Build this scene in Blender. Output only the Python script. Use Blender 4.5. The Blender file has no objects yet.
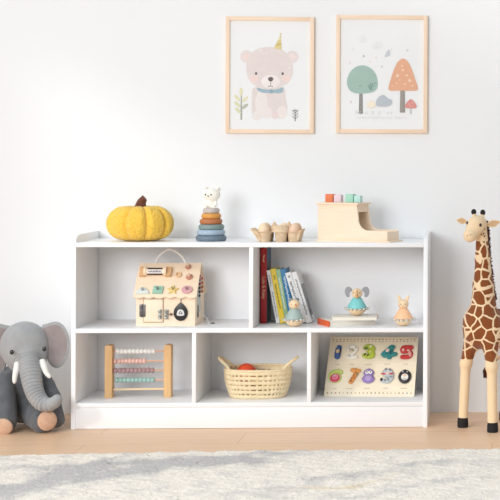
import bpy, bmesh, math, random
import numpy as np
from mathutils import Vector, Matrix, Euler
random.seed(7)
R = math.radians
C = bpy.context.scene.collection

# ---------------------------------------------------------------- camera
CAM = (0.7742, -5.33775, 0.91579); YAW, PITCH, ROLL = 0.05466, -0.00057, 0.00385
F_PX, CX, CY = 1467.02, 559.53, 161.09
_f = Vector((math.sin(YAW)*math.cos(PITCH), math.cos(YAW)*math.cos(PITCH), math.sin(PITCH)))
_r = Vector((math.cos(YAW), -math.sin(YAW), 0)); _u = _r.cross(_f)
_r, _u = math.cos(ROLL)*_r + math.sin(ROLL)*_u, -math.sin(ROLL)*_r + math.cos(ROLL)*_u
cd = bpy.data.cameras.new('camera'); cam = bpy.data.objects.new('camera', cd); C.objects.link(cam)
cam.matrix_world = Matrix(((_r.x, _u.x, -_f.x, CAM[0]), (_r.y, _u.y, -_f.y, CAM[1]), (_r.z, _u.z, -_f.z, CAM[2]), (0, 0, 0, 1)))
cd.sensor_width = 36; cd.lens = F_PX/500*36
cd.shift_x = -(CX-250)/500; cd.shift_y = (CY-250)/500
cd.clip_start = .05
bpy.context.scene.camera = cam

def at(px, py, Y):
    """point of the photo seen at depth plane Y"""
    d = _f + _r*((px-CX)/F_PX) + _u*((CY-py)/F_PX)
    t = (Y-CAM[1])/d.y
    return Vector(CAM) + d*t
def proj(P):
    d = Vector(P)-Vector(CAM); z = d.dot(_f)
    return CX+F_PX*d.dot(_r)/z, CY-F_PX*d.dot(_u)/z
def upx(Y, x=250):
    """metres per pixel of the photo at depth Y"""
    a = at(x, 300, Y); return (at(x+10, 300, Y)-a).length/10
def xw(px, Y, Z):
    x = at(px, 300, Y).x
    for _ in range(3): x += (px-proj((x, Y, Z))[0])*upx(Y, px)
    return x

# ---------------------------------------------------------------- light
sc = bpy.context.scene
sc.view_settings.view_transform = 'Standard'; sc.view_settings.look = 'None'
sc.view_settings.exposure = 0.06; sc.view_settings.gamma = 1.0; sc.view_settings.use_curve_mapping = False
w = bpy.data.worlds.new('world'); sc.world = w; w.use_nodes = True
_nt = w.node_tree; _bg = _nt.nodes['Background']; _bg.inputs[0].default_value = (0.86, 0.94, 1.0, 1)
_tc = _nt.nodes.new('ShaderNodeTexCoord'); _sx = _nt.nodes.new('ShaderNodeSeparateXYZ'); _nt.links.new(_tc.outputs['Generated'], _sx.inputs[0])
_mr = _nt.nodes.new('ShaderNodeMapRange'); _mr.inputs['From Min'].default_value = 0; _mr.inputs['From Max'].default_value = 1   # pale ceiling overhead, dimmer room at eye level
_mr.inputs['To Min'].default_value = .40; _mr.inputs['To Max'].default_value = .95
_nt.links.new(_sx.outputs['Z'], _mr.inputs['Value']); _mx = _nt.nodes.new('ShaderNodeMapRange'); _mx.inputs['From Min'].default_value = -1; _mx.inputs['From Max'].default_value = 1; _mx.inputs['To Min'].default_value = 1.45; _mx.inputs['To Max'].default_value = .58   # window side brighter than the far side
_mm = _nt.nodes.new('ShaderNodeMath'); _mm.operation = 'MULTIPLY'; _nt.links.new(_sx.outputs['X'], _mx.inputs['Value'])
_nt.links.new(_mr.outputs[0], _mm.inputs[0]); _nt.links.new(_mx.outputs[0], _mm.inputs[1]); _nt.links.new(_mm.outputs[0], _bg.inputs[1])
SUN_D = Vector((1.0, 0.95, -0.60)).normalized()
sd = bpy.data.lights.new('sun', 'SUN'); sun = bpy.data.objects.new('sun', sd); C.objects.link(sun)
sd.energy = 0.65; sd.angle = R(5); sd.color = (1, .965, .91)
sun.rotation_euler = SUN_D.to_track_quat('-Z', 'Y').to_euler()
ad = bpy.data.lights.new('added_soft_key', 'AREA'); al = bpy.data.objects.new('added_soft_key', ad); C.objects.link(al)  # added soft key at front left
ad.shape = 'RECTANGLE'; ad.size = 1.8; ad.size_y = 1.5; ad.energy = 108; ad.color = (.955, .975, 1)
al.location = (-1.45, -5.0, 1.7)
al.rotation_euler = (Vector((0.1, 0, .45))-al.location).to_track_quat('-Z', 'Y').to_euler()

# ---------------------------------------------------------------- materials
def lin(c):
    return tuple(((v/255)/12.92 if v/255 <= .04045 else ((v/255+.055)/1.055)**2.4) for v in c)
MATS = {}
def mat(name, col, rough=.6, col2=None, nscale=30, stretch=None, bump=0, bscale=200, metal=0, sheen=0, coat=0, spec=.5):
    if name in MATS: return MATS[name]
    m = bpy.data.materials.new(name); m.use_nodes = True; MATS[name] = m
    nt = m.node_tree; b = nt.nodes['Principled BSDF']
    b.inputs['Base Color'].default_value = (*lin(col), 1); b.inputs['Roughness'].default_value = rough
    b.inputs['Metallic'].default_value = metal; b.inputs['Specular IOR Level'].default_value = spec
    b.inputs['Sheen Weight'].default_value = sheen; b.inputs['Coat Weight'].default_value = coat
    tc = nt.nodes.new('ShaderNodeTexCoord')
    if col2 is None: col2 = tuple(max(0, v*.965) for v in col)
    mp = nt.nodes.new('ShaderNodeMapping'); nt.links.new(tc.outputs['Object'], mp.inputs[0])
    mp.inputs['Scale'].default_value = stretch or (1, 1, 1)
    n = nt.nodes.new('ShaderNodeTexNoise'); n.inputs['Scale'].default_value = nscale; n.inputs['Detail'].default_value = 4
    nt.links.new(mp.outputs[0], n.inputs['Vector'])
    rp = nt.nodes.new('ShaderNodeValToRGB'); rp.color_ramp.elements[0].position = .35; rp.color_ramp.elements[1].position = .65
    rp.color_ramp.elements[0].color = (*lin(col), 1); rp.color_ramp.elements[1].color = (*lin(col2), 1)
    nt.links.new(n.outputs['Fac'], rp.inputs[0]); nt.links.new(rp.outputs[0], b.inputs['Base Color'])
    if bump:
        n2 = nt.nodes.new('ShaderNodeTexNoise'); n2.inputs['Scale'].default_value = bscale; n2.inputs['Detail'].default_value = 3
        nt.links.new(tc.outputs['Object'], n2.inputs['Vector'])
        bp = nt.nodes.new('ShaderNodeBump'); bp.inputs['Strength'].default_value = bump; bp.inputs['Distance'].default_value = .003
        nt.links.new(n2.outputs['Fac'], bp.inputs['Height']); nt.links.new(bp.outputs[0], b.inputs['Normal'])
    return m
def wood(name, col, col2, axis='x', rough=.5):
    st = {'x': (1, 14, 14), 'z': (14, 14, 1), 'y': (14, 1, 14)}[axis]
    return mat(name, col, rough, col2, 9, st)

M_white = mat('white_lacquer', (246, 246, 247), .45, (244, 244, 245), 3)
M_ply = wood('pale_plywood', (249, 228, 202), (247, 223, 195))
M_plyz = wood('pale_plywood_upright', (249, 228, 202), (247, 223, 195), 'z')
M_beech = wood('beech', (232, 190, 136), (222, 176, 120), 'z')
M_dollwood = wood('doll_wood', (244, 218, 182), (238, 208, 168), 'x')
M_frame = wood('frame_wood', (246, 221, 196), (241, 212, 184), 'z')
M_framex = wood('frame_wood_rail', (246, 221, 196), (241, 212, 184), 'x')
M_paper = mat('print_paper', (243, 244, 244), .8, (240, 241, 241), 4)
M_page = mat('book_pages', (242, 236, 224), .8, (232, 225, 210), 20, (1, 1, 40))
M_black = mat('black', (22, 20, 20), .35)
M_metal = mat('brushed_metal', (150, 150, 150), .35, (120, 120, 120), 60, metal=.8)
M_silver = mat('silver_bells', (225, 222, 215), .25, (190, 188, 182), 90, metal=.6)

# ---------------------------------------------------------------- mesh helpers
class MB:
    def __init__(s): s.v = []; s.f = []; s.mi = []; s.M = Matrix.Identity(4); s.m = 0
    def add(s, vs, fs, mi=None):
        o = len(s.v); s.v += [tuple(s.M @ Vector(p)) for p in vs]
        s.f += [tuple(i+o for i in f) for f in fs]; s.mi += [s.m if mi is None else mi]*len(fs)
    def box(s, c, d, bev=0, rot=None):
        bm = bmesh.new(); bmesh.ops.create_cube(bm, size=1)
        bmesh.ops.scale(bm, vec=d, verts=bm.verts)
        if bev: bmesh.ops.bevel(bm, geom=bm.edges[:], offset=bev, segments=2, profile=.6, affect='EDGES')
        T = Matrix.Translation(c) @ (Euler(rot).to_matrix().to_4x4() if rot else Matrix.Identity(4))
        s.bm(bm, T)
    def bm(s, bm, T=Matrix.Identity(4)):
        bm.verts.index_update()
        s.add([T @ v.co for v in bm.verts], [[v.index for v in f.verts] for f in bm.faces]); bm.free()
    def prism(s, out, y0, y1, bev=0):
        """outline in the xz plane, thick from y0 (front) to y1"""
        bm = bmesh.new(); a = [bm.verts.new((x, y0, z)) for x, z in out]
        f = bm.faces.new(a)
        r = bmesh.ops.extrude_face_region(bm, geom=[f])
        for e in r['geom']:
            if isinstance(e, bmesh.types.BMVert): e.co.y = y1
        bmesh.ops.recalc_face_normals(bm, faces=bm.faces[:])
        if bev:
            ed = [e for e in bm.edges if abs(e.verts[0].co.y-e.verts[1].co.y) < 1e-9]
            bmesh.ops.bevel(bm, geom=ed, offset=bev, segments=2, profile=.6, affect='EDGES')
        s.bm(bm)
    def lathe(s, prof, c=(0, 0, 0), n=32, axis='z', sx=1, sy=1):
        vs = []; fs = []; k = len(prof)
        for i in range(n):
            a = 2*math.pi*i/n
            for r, z in prof:
                p = (r*math.cos(a)*sx, r*math.sin(a)*sy, z)
                if axis == 'x': p = (p[2], p[0], p[1])
                if axis == 'y': p = (p[0], p[2], p[1])
                vs.append((p[0]+c[0], p[1]+c[1], p[2]+c[2]))
        for i in range(n):
            j = (i+1) % n
            for q in range(k-1):
                fs.append((i*k+q, j*k+q, j*k+q+1, i*k+q+1) if axis != 'y' else (i*k+q+1, j*k+q+1, j*k+q, i*k+q))
        if prof[0][0] > 1e-6: fs.append(tuple(i*k for i in range(n))[::-1])
        if prof[-1][0] > 1e-6: fs.append(tuple(i*k+k-1 for i in range(n)))
        s.add(vs, fs)
    def ell(s, c, r, n=20, rot=None):
        if not hasattr(r, '__len__'): r = (r, r, r)
        bm = bmesh.new(); bmesh.ops.create_uvsphere(bm, u_segments=n, v_segments=max(8, n*2//3), radius=1)
        T = Matrix.Translation(c) @ (Euler(rot).to_matrix().to_4x4() if rot else Matrix.Identity(4)) @ Matrix.Diagonal((*r, 1))
        s.bm(bm, T)
    def torus(s, c, Rr, r, n=40, k=12, axis='z', sz=1):
        pts = []
        for i in range(n):
            a = 2*math.pi*i/n; p = (Rr*math.cos(a), Rr*math.sin(a), 0)
            if axis == 'y': p = (p[0], 0, p[1])
            if axis == 'x': p = (0, p[0], p[1])
            pts.append(Vector(p)+Vector(c))
        s.tube(pts, r, k, True)
    def tube(s, pts, r, k=8, closed=False, flat=None):
        """flat: squash of the section along local y (world y)"""
        pts = [Vector(p) for p in pts]; n = len(pts); vs = []; fs = []
        rs = r if hasattr(r, '__len__') else [r]*n
        t0 = None; up = None
        for i, p in enumerate(pts):
            if closed: t = pts[(i+1) % n]-pts[i-1]
            else: t = pts[min(i+1, n-1)]-pts[max(i-1, 0)]
            t.normalize()
            if up is None:
                up = Vector((0, 1, 0)) if abs(t.y) < .9 else Vector((1, 0, 0))
                up = (up-t*up.dot(t)).normalized()
            else: up = (up-t*up.dot(t)).normalized()
            b = t.cross(up)
            for q in range(k):
                a = 2*math.pi*q/k
                o = up*math.cos(a)*rs[i]*(flat if flat else 1)+b*math.sin(a)*rs[i]
                vs.append(p+o)
        m = n if closed else n-1
        for i in range(m):
            j = (i+1) % n
            for q in range(k):
                z = (q+1) % k; fs.append((i*k+q, i*k+z, j*k+z, j*k+q))
        if not closed:
            fs.append(tuple(range(k))[::-1]); fs.append(tuple((n-1)*k+q for q in range(k)))
        s.add(vs, fs)
    def stroke(s, pts, r, flat=.4, k=12):
        """rounded flattened stroke in the xz plane"""
        pts = smooth([Vector((p[0], 0, p[1])) for p in pts], 3)
        n = len(pts); rs = [r]*n
        a = pts[0]+(pts[0]-pts[1]).normalized()*r*.6; b = pts[-1]+(pts[-1]-pts[-2]).normalized()*r*.6
        a2 = pts[0]+(pts[0]-pts[1]).normalized()*r*.95; b2 = pts[-1]+(pts[-1]-pts[-2]).normalized()*r*.95
        s.tube([a2, a]+pts+[b, b2], [r*.3, r*.8]+rs+[r*.8, r*.3], k, False, flat)
    def pillow(s, out, th, cup=0, m_in=0, m_out=0, inner=.8, mi_back=None):
        """soft leaf in the xz plane facing -y, with a rim"""
        cx = sum(p[0] for p in out)/len(out); cz = sum(p[1] for p in out)/len(out); n = len(out)
        ts = [.25, .5, .7, inner, .93, 1.0]; vs = [(cx, -th/2+cup, cz)]; L = []
        for side in (-1, 1):
            for t in (ts if side < 0 else ts[::-1][1:]):
                h = th/2*math.sqrt(max(0, 1-t**4))
                L.append([len(vs)+i for i in range(n)])
                vs += [(cx+(x-cx)*t, side*h+cup*(1-t*t), cz+(z-cz)*t) for x, z in out]
        vs.append((cx, th/2+cup, cz)); e = len(vs)-1
        fs = []; mi = []
        for i in range(n):
            j = (i+1) % n
            fs.append((0, L[0][i], L[0][j])); mi.append(m_in)
            for q in range(len(L)-1):
                fs.append((L[q][i], L[q+1][i], L[q+1][j], L[q][j])); mi.append(m_in if q < 3 else m_out)
            fs.append((e, L[-1][j], L[-1][i])); mi.append(m_out)
        o = len(s.v); s.v += [tuple(s.M @ Vector(p)) for p in vs]
        s.f += [tuple(i+o for i in f) for f in fs]; s.mi += mi
    def poly(s, out, y):
        s.add([(x, y, z) for x, z in out], [tuple(range(len(out)))])
    def text(s, txt, size, T, mi=None, ext=0):
        cu = bpy.data.curves.new('lettering', 'FONT'); cu.body = txt; cu.size = size; cu.extrude = ext; cu.align_x = 'CENTER'; cu.align_y = 'CENTER'
        cu.resolution_u = 3
        o = bpy.data.objects.new('lettering', cu); C.objects.link(o)
        dg = bpy.context.evaluated_depsgraph_get(); me = bpy.data.meshes.new_from_object(o.evaluated_get(dg))
        s.add([T @ v.co for v in me.vertices], [tuple(p.vertices) for p in me.polygons], mi)
        bpy.data.objects.remove(o); bpy.data.curves.remove(cu); bpy.data.meshes.remove(me)
    def build(s, name, mats, parent=None, ang=38, fix=True):
        me = bpy.data.meshes.new(name); me.from_pydata(s.v, [], s.f); me.update()
        for m in (mats if isinstance(mats, (list, tuple)) else [mats]): me.materials.append(m)
        me.polygons.foreach_set('material_index', s.mi)
        if fix:
            bm = bmesh.new(); bm.from_mesh(me); bmesh.ops.recalc_face_normals(bm, faces=bm.faces[:]); bm.to_mesh(me); bm.free()
        me.polygons.foreach_set('use_smooth', [True]*len(me.polygons)); me.set_sharp_from_angle(angle=R(ang))
        o = bpy.data.objects.new(name, me); C.objects.link(o)
        if parent: o.parent = parent
        return o
def smooth(pts, sub=4):
    pts = [Vector(p) for p in pts]; out = []
    for i in range(len(pts)-1):
        p0, p1, p2, p3 = pts[max(i-1, 0)], pts[i], pts[i+1], pts[min(i+2, len(pts)-1)]
        for k in range(sub):
            t = k/sub
            out.append(.5*((2*p1)+(p2-p0)*t+(2*p0-5*p1+4*p2-p3)*t*t+(3*p1-p0-3*p2+p3)*t**3))
    return out+[pts[-1]]
def smooth2(out, sub=4):
    n = len(out); r = []
    for i in range(n):
        p0, p1, p2, p3 = [Vector(out[(i+d) % n]) for d in (-1, 0, 1, 2)]
        for k in range(sub):
            t = k/sub; q = .5*((2*p1)+(p2-p0)*t+(2*p0-5*p1+4*p2-p3)*t*t+(3*p1-p0-3*p2+p3)*t**3); r.append((q.x, q.y))
    return r
def circ(cx, cz, rx, rz=None, n=28, a0=0, a1=2*math.pi):
    rz = rz or rx
    full = abs(a1-a0-2*math.pi) < 1e-6
    return [(cx+rx*math.cos(a0+(a1-a0)*i/(n if full else n-1)), cz+rz*math.sin(a0+(a1-a0)*i/(n if full else n-1))) for i in range(n)]
def tag(o, label=None, cat=None, group=None, kind=None):
    if label: o['label'] = label
    if cat: o['category'] = cat
    if group: o['group'] = group
    if kind: o['kind'] = kind
    return o
def thing(name, label, cat, loc=(0, 0, 0), rotz=0, group=None):
    o = bpy.data.objects.new(name, None); C.objects.link(o); o.empty_display_size = .05
    o.location = loc; o.rotation_euler = (0, 0, rotz); return tag(o, label, cat, group)
def pb(name, m, parent, fn, ang=38):
    b = MB(); fn(b); return b.build(name, m, parent, ang)

# smooth blended bodies: signed distance grid + surface nets
def sdf_prim(P, p):
    if p[0] == 'cap':
        a, b = np.array(p[1]), np.array(p[2]); ab = b-a
        t = np.clip(((P-a)@ab)/(ab@ab), 0, 1)
        return np.linalg.norm(P-a-t[..., None]*ab, axis=-1)-(p[3]+(p[4]-p[3])*t)
    if p[0] == 'chain': return np.min([sdf_prim(P, x) for x in p[1]], axis=0)
    c, r = np.array(p[1]), np.array(p[2]); q = P-c
    if len(p) > 3: q = q@np.array(Euler(p[3]).to_matrix())
    k0 = np.linalg.norm(q/r, axis=-1); k1 = np.linalg.norm(q/(r*r), axis=-1)+1e-9
    return k0*(k0-1)/k1
def blob(prims, h, k, extra=None):
    flat = [y for x in prims for y in (x[1] if x[0] == 'chain' else [x])]
    lo = np.min([np.minimum(np.array(p[1])-np.max(p[2]), np.array(p[1])-np.max(p[2])) if p[0] == 'ell' else np.minimum(np.array(p[1])-p[3], np.array(p[2])-p[4]) for p in flat], axis=0)-3*h
    hi = np.max([np.array(p[1])+np.max(p[2]) if p[0] == 'ell' else np.maximum(np.array(p[1])+p[3], np.array(p[2])+p[4]) for p in flat], axis=0)+3*h
    n = np.ceil((hi-lo)/h).astype(int)+1
    ax = [lo[i]+h*np.arange(n[i]) for i in range(3)]
    P = np.stack(np.meshgrid(*ax, indexing='ij'), -1)
    D = None
    for p in prims:
        d = sdf_prim(P, p)
        if D is None: D = d
        else:
            hh = np.maximum(k-np.abs(D-d), 0)/k; D = np.minimum(D, d)-hh*hh*k*.25
    if extra: D = D+extra(P)
    S = D < 0
    cnt = np.zeros(tuple(n-1)); acc = np.zeros(tuple(n-1)+(3,))
    def sl(a, o): return a[o[0]:n[0]-1+o[0], o[1]:n[1]-1+o[1], o[2]:n[2]-1+o[2]]
    cs = [(i, j, l) for i in (0, 1) for j in (0, 1) for l in (0, 1)]
    for a in cs:
        for d in range(3):
            if a[d] == 0:
                b = list(a); b[d] = 1; b = tuple(b)
                A, B = sl(D, a), sl(D, b); x = (A < 0) != (B < 0)
                t = np.where(x, A/np.where(x, A-B, 1), 0)
                for e in range(3):
                    acc[..., e] += np.where(x, a[e]+(t if e == d else 0), 0)
                cnt += x
    act = cnt > 0
    idx = -np.ones(tuple(n-1), int); idx[act] = np.arange(act.sum())
    cell = np.stack(np.meshgrid(*[np.arange(q-1) for q in n], indexing='ij'), -1)[act]
    V = lo+h*(cell+acc[act]/cnt[act][:, None])
    F = []
    for d in range(3):
        e, g = [(1, 2), (2, 0), (0, 1)][d]
        a = [slice(1, n[q]-1) for q in range(3)]; b = list(a); a[d] = slice(0, n[d]-1); b[d] = slice(1, n[d])
        s0, s1 = S[tuple(a)], S[tuple(b)]
        w_ = np.argwhere(s0 != s1); off = np.array([1, 1, 1]); off[d] = 0; w_ = w_+off
        pos = s0[s0 != s1]
        def I(de, dg):
            q = w_.copy(); q[:, e] += de; q[:, g] += dg; return idx[q[:, 0], q[:, 1], q[:, 2]]
        Q = np.stack([I(-1, -1), I(0, -1), I(0, 0), I(-1, 0)], -1)
        Q[~pos] = Q[~pos][:, ::-1]; F.append(Q)
    return V, np.concatenate(F)
def blob_obj(name, prims, h, k, mats, parent, extra=None, pick=None):
    V, F = blob(prims, h, k, extra)
    me = bpy.data.meshes.new(name); me.from_pydata(V.tolist(), [], F.tolist()); me.update()
    for m in mats: me.materials.append(m)
    if pick:
        cen = V[F].mean(1); me.polygons.foreach_set('material_index', pick(cen).astype(int).tolist())
    me.polygons.foreach_set('use_smooth', [True]*len(F))
    o = bpy.data.objects.new(name, me); C.objects.link(o); o.parent = parent; return o

# ================================================================ SETTING
# wall paint, wood floor
M_wall = mat('wall_paint', (243, 244, 245), .9, (242, 243, 244), 2, bump=.03, bscale=300)
def floor_mat():
    m = bpy.data.materials.new('oak_floor'); m.use_nodes = True; nt = m.node_tree; b = nt.nodes['Principled BSDF']
    tc = nt.nodes.new('ShaderNodeTexCoord')
    br = nt.nodes.new('ShaderNodeTexBrick'); br.offset = .37; br.inputs['Scale'].default_value = 1
    br.inputs['Brick Width'].default_value = 1.3; br.inputs['Row Height'].default_value = .19; br.inputs['Mortar Size'].default_value = .0012
    br.inputs['Color1'].default_value = (*lin((240, 205, 172)), 1); br.inputs['Color2'].default_value = (*lin((234, 196, 161)), 1); br.inputs['Mortar'].default_value = (*lin((200, 164, 132)), 1)
    nt.links.new(tc.outputs['Object'], br.inputs['Vector'])
    mp = nt.nodes.new('ShaderNodeMapping'); mp.inputs['Scale'].default_value = (1.2, 22, 1); nt.links.new(tc.outputs['Object'], mp.inputs[0])
    n = nt.nodes.new('ShaderNodeTexNoise'); n.inputs['Scale'].default_value = 3; n.inputs['Detail'].default_value = 6; nt.links.new(mp.outputs[0], n.inputs['Vector'])
    mx = nt.nodes.new('ShaderNodeMix'); mx.data_type = 'RGBA'; mx.blend_type = 'MULTIPLY'; mx.inputs[0].default_value = 1
    rp = nt.nodes.new('ShaderNodeValToRGB'); rp.color_ramp.elements[0].color = (.92, .90, .88, 1); rp.color_ramp.elements[1].color = (1.04, 1.04, 1.04, 1)
    rp.color_ramp.elements[0].position = .3; rp.color_ramp.elements[1].position = .65
    nt.links.new(n.outputs['Fac'], rp.inputs[0]); nt.links.new(br.outputs['Color'], mx.inputs[6]); nt.links.new(rp.outputs[0], mx.inputs[7])
    nt.links.new(mx.outputs[2], b.inputs['Base Color']); b.inputs['Roughness'].default_value = .42
    return m
b = MB(); b.box((0, .05, 1.4), (7, .1, 2.9)); tag(b.build('wall_back', M_wall), kind='structure')
b = MB(); b.box((0, -2.5, -.05), (7, 5.0, .1)); tag(b.build('floor', floor_mat()), kind='structure')
# left wall with the window the sun comes through
WX = -2.6
P_corner = at(25, 16, 0)             # upper left corner of the sun patch on the wall
run = (P_corner.x-WX)/SUN_D.x
wy1 = -run*SUN_D.y; wz1 = P_corner.z-run*SUN_D.z; wy0 = wy1-3.2; wz0 = .15
b = MB()
b.box((WX-.06, wy1/2+.05, 1.4), (.12, -wy1+.1, 2.9)); b.box((WX-.06, (wy1+wy0)/2, (wz1+3.4)/2), (.12, wy1-wy0, 3.4-wz1)) if wz1 < 3.39 else None
b.box((WX-.06, (wy1+wy0)/2, wz0/2-.02), (.12, wy1-wy0, wz0+.04))
tag(b.build('wall_left', M_wall), kind='structure')
b = MB()
for y in (wy0+.03, wy1-.03): b.box((WX-.06, y, (wz0+wz1)/2), (.09, .06, wz1-wz0))
for z in (wz0+.03, wz1-.03): b.box((WX-.06, (wy0+wy1)/2, z), (.09, wy1-wy0, .06))
tag(b.build('window_1', M_white), kind='structure')

# ================================================================ BOOKCASE
ZT, ZM, ZS, DEP = .631, .3402, .0875, .30
bk = thing('bookcase', 'low white five-compartment bookcase standing against the wall', 'bookcase', (0, 0, 0))
T = .015
for sx in (-1, 1):
    b = MB(); z1 = ZT+.026
    yz = [(-DEP, 0), (-.004, 0), (-.004, z1), (-DEP+.055, z1), (-DEP+.03, z1-.003), (-DEP+.012, z1-.010), (-DEP+.003, z1-.016), (-DEP, z1-.022)]
    b.M = Matrix.Translation((sx*(.6-T/2), 0, 0)) @ Matrix.Rotation(R(90), 4, 'Z')
    b.prism(yz, -T/2, T/2, .0012)
    b.build('side_panel', M_white, bk)
def board(name, x0, x1, y0, y1, z0, z1, bev=.0012):
    b = MB(); b.box(((x0+x1)/2, (y0+y1)/2, (z0+z1)/2), (x1-x0, y1-y0, z1-z0), bev); return b.build(name, M_white, bk)
xi = .6-T
board('top_panel', -xi, xi, -DEP, -.010, ZT-T, ZT)
board('shelf', -xi, xi, -DEP+.001, -.010, ZM-T, ZM)
board('shelf', -xi, xi, -DEP+.001, -.010, ZS-T, ZS)
board('back_panel', -xi, xi, -.010, -.004, 0, ZT-.0005)
board('kick_board', -xi, xi, -DEP+.002, -DEP+.017, .001, ZS-T-.0006)
for pxa, z0, z1 in ((251.05, ZM, ZT-T), (193.9, ZS, ZM-T), (309.0, ZS, ZM-T)):
    x = xw(pxa, -DEP, (z0+z1)/2)
    board('divider', x-.0068, x+.0068, -DEP+.001, -.010, z0, z1, .0008)

# ================================================================ RUG
def rug():
    a, bq = at(0, 459.5, 0), None
    def fl(px, py):
        d = at(px, py, 0)-Vector(CAM); t = -CAM[2]/d.z; return Vector(CAM)+d*t
    pl, pm, pr_ = fl(0, 459), fl(250, 454), fl(500, 452.5)
    x0, x1, yf = -1.35, 1.45, -1.75
    nx, ny = 560, 190
    rng = np.random.default_rng(3)
    xs = np.linspace(x0, x1, nx)
    yb = np.interp(xs, [pl.x, pm.x, pr_.x], [pl.y, pm.y, pr_.y]); yb = yb+rng.normal(0, .0025, nx)
    t = np.linspace(0, 1, ny)
    X = np.repeat(xs[:, None], ny, 1); Y = yb[:, None]+(yf-yb[:, None])*t[None]
    Z = .013+rng.normal(0, .0011, X.shape)+.002*np.sin(X*60+np.cos(Y*45)*2)*np.cos(Y*70)
    Z[:, 0] = .001; Z[:, -1] = .001; Z[0] = .001; Z[-1] = .001
    Z[:, 1] -= .004
    X = X+rng.normal(0, .0012, X.shape); Y = Y+rng.normal(0, .0012, Y.shape)
    # dyed pattern: soft grey drifts running across a cream ground
    def band(px0, py0, px1, py1, wd):
        A, B = fl(px0, py0), fl(px1, py1); d = np.array([B.x-A.x, B.y-A.y]); L = np.hypot(*d); d /= L
        u = (X-A.x)*d[0]+(Y-A.y)*d[1]; v = -(X-A.x)*d[1]+(Y-A.y)*d[0]
        wob = .035*np.sin(u*7+1)+.025*np.sin(u*17)+.012*np.sin(u*41+v*9)
        return np.exp(-((v+wob)/wd)**2)/(1+np.exp(-(u+.02)*30))/(1+np.exp((u-L)*14))
    G = 1.0*band(-40, 498, 260, 460, .075)+.75*band(30, 470, 230, 468, .06)+.8*band(0, 492, 120, 462, .03)+.45*band(230, 497, 500, 462, .045)+.45*band(170, 462, 330, 456, .03)+.35*band(330, 500, 500, 480, .04)
    O = band(318, 491, 345, 487, .018)
    V = np.stack([X, Y, Z], -1).reshape(-1, 3)
    i = np.arange(nx*ny).reshape(nx, ny)
    F = np.stack([i[:-1, :-1], i[:-1, 1:], i[1:, 1:], i[1:, :-1]], -1).reshape(-1, 4)
    me = bpy.data.meshes.new('rug'); me.from_pydata(V.tolist(), [], F.tolist()); me.update()
    me.polygons.foreach_set('use_smooth', [True]*len(F))
    at_ = me.attributes.new('dye', 'FLOAT', 'POINT'); at_.data.foreach_set('value', np.clip(G, 0, 1).ravel())
    a2 = me.attributes.new('ochre', 'FLOAT', 'POINT'); a2.data.foreach_set('value', np.clip(O, 0, 1).ravel())
    m = bpy.data.materials.new('rug_wool'); m.use_nodes = True; nt = m.node_tree; bs = nt.nodes['Principled BSDF']
    bs.inputs['Roughness'].default_value = .95; bs.inputs['Sheen Weight'].default_value = .2; bs.inputs['Specular IOR Level'].default_value = .1
    A = nt.nodes.new('ShaderNodeAttribute'); A.attribute_name = 'dye'; A2 = nt.nodes.new('ShaderNodeAttribute'); A2.attribute_name = 'ochre'
    tc = nt.nodes.new('ShaderNodeTexCoord')
    n = nt.nodes.new('ShaderNodeTexNoise'); n.inputs['Scale'].default_value = 240; n.inputs['Detail'].default_value = 4; nt.links.new(tc.outputs['Object'], n.inputs['Vector'])
    n3 = nt.nodes.new('ShaderNodeTexNoise'); n3.inputs['Scale'].default_value = 16; n3.inputs['Detail'].default_value = 5; nt.links.new(tc.outputs['Object'], n3.inputs['Vector'])
    def math_(op, a, b_, c=None):
        q = nt.nodes.new('ShaderNodeMath'); q.operation = op
        for k_, v_ in enumerate((a, b_)):
            if isinstance(v_, (int, float)): q.inputs[k_].default_value = v_
            else: nt.links.new(v_, q.inputs[k_])
        return q.outputs[0]
    s1 = math_('ADD', A.outputs['Fac'], math_('MULTIPLY', math_('SUBTRACT', n3.outputs['Fac'], .47), 1.7))
    rp = nt.nodes.new('ShaderNodeValToRGB'); rp.color_ramp.elements[0].position = .1; rp.color_ramp.elements[1].position = .85
    rp.color_ramp.elements[0].color = (*lin((241, 231, 218)), 1); rp.color_ramp.elements[1].color = (*lin((192, 187, 184)), 1)
    nt.links.new(s1, rp.inputs[0])
    mo = nt.nodes.new('ShaderNodeMix'); mo.data_type = 'RGBA'; nt.links.new(A2.outputs['Fac'], mo.inputs[0]); nt.links.new(rp.outputs[0], mo.inputs[6]); mo.inputs[7].default_value = (*lin((214, 186, 132)), 1)
    mx = nt.nodes.new('ShaderNodeMix'); mx.data_type = 'RGBA'; mx.blend_type = 'MULTIPLY'; mx.inputs[0].default_value = 1
    r2 = nt.nodes.new('ShaderNodeValToRGB'); r2.color_ramp.elements[0].color = (.80, .795, .79, 1); r2.color_ramp.elements[1].color = (1.03, 1.03, 1.03, 1)
    r2.color_ramp.elements[0].position = .3; r2.color_ramp.elements[1].position = .6
    nt.links.new(n.outputs['Fac'], r2.inputs[0]); nt.links.new(mo.outputs[2], mx.inputs[6]); nt.links.new(r2.outputs[0], mx.inputs[7])
    nt.links.new(mx.outputs[2], bs.inputs['Base Color'])
    me.materials.append(m)
    o = bpy.data.objects.new('rug', me); C.objects.link(o)
    tag(o, 'cream shaggy rug with soft grey drifts on the wood floor', 'rug')
rug()

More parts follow.
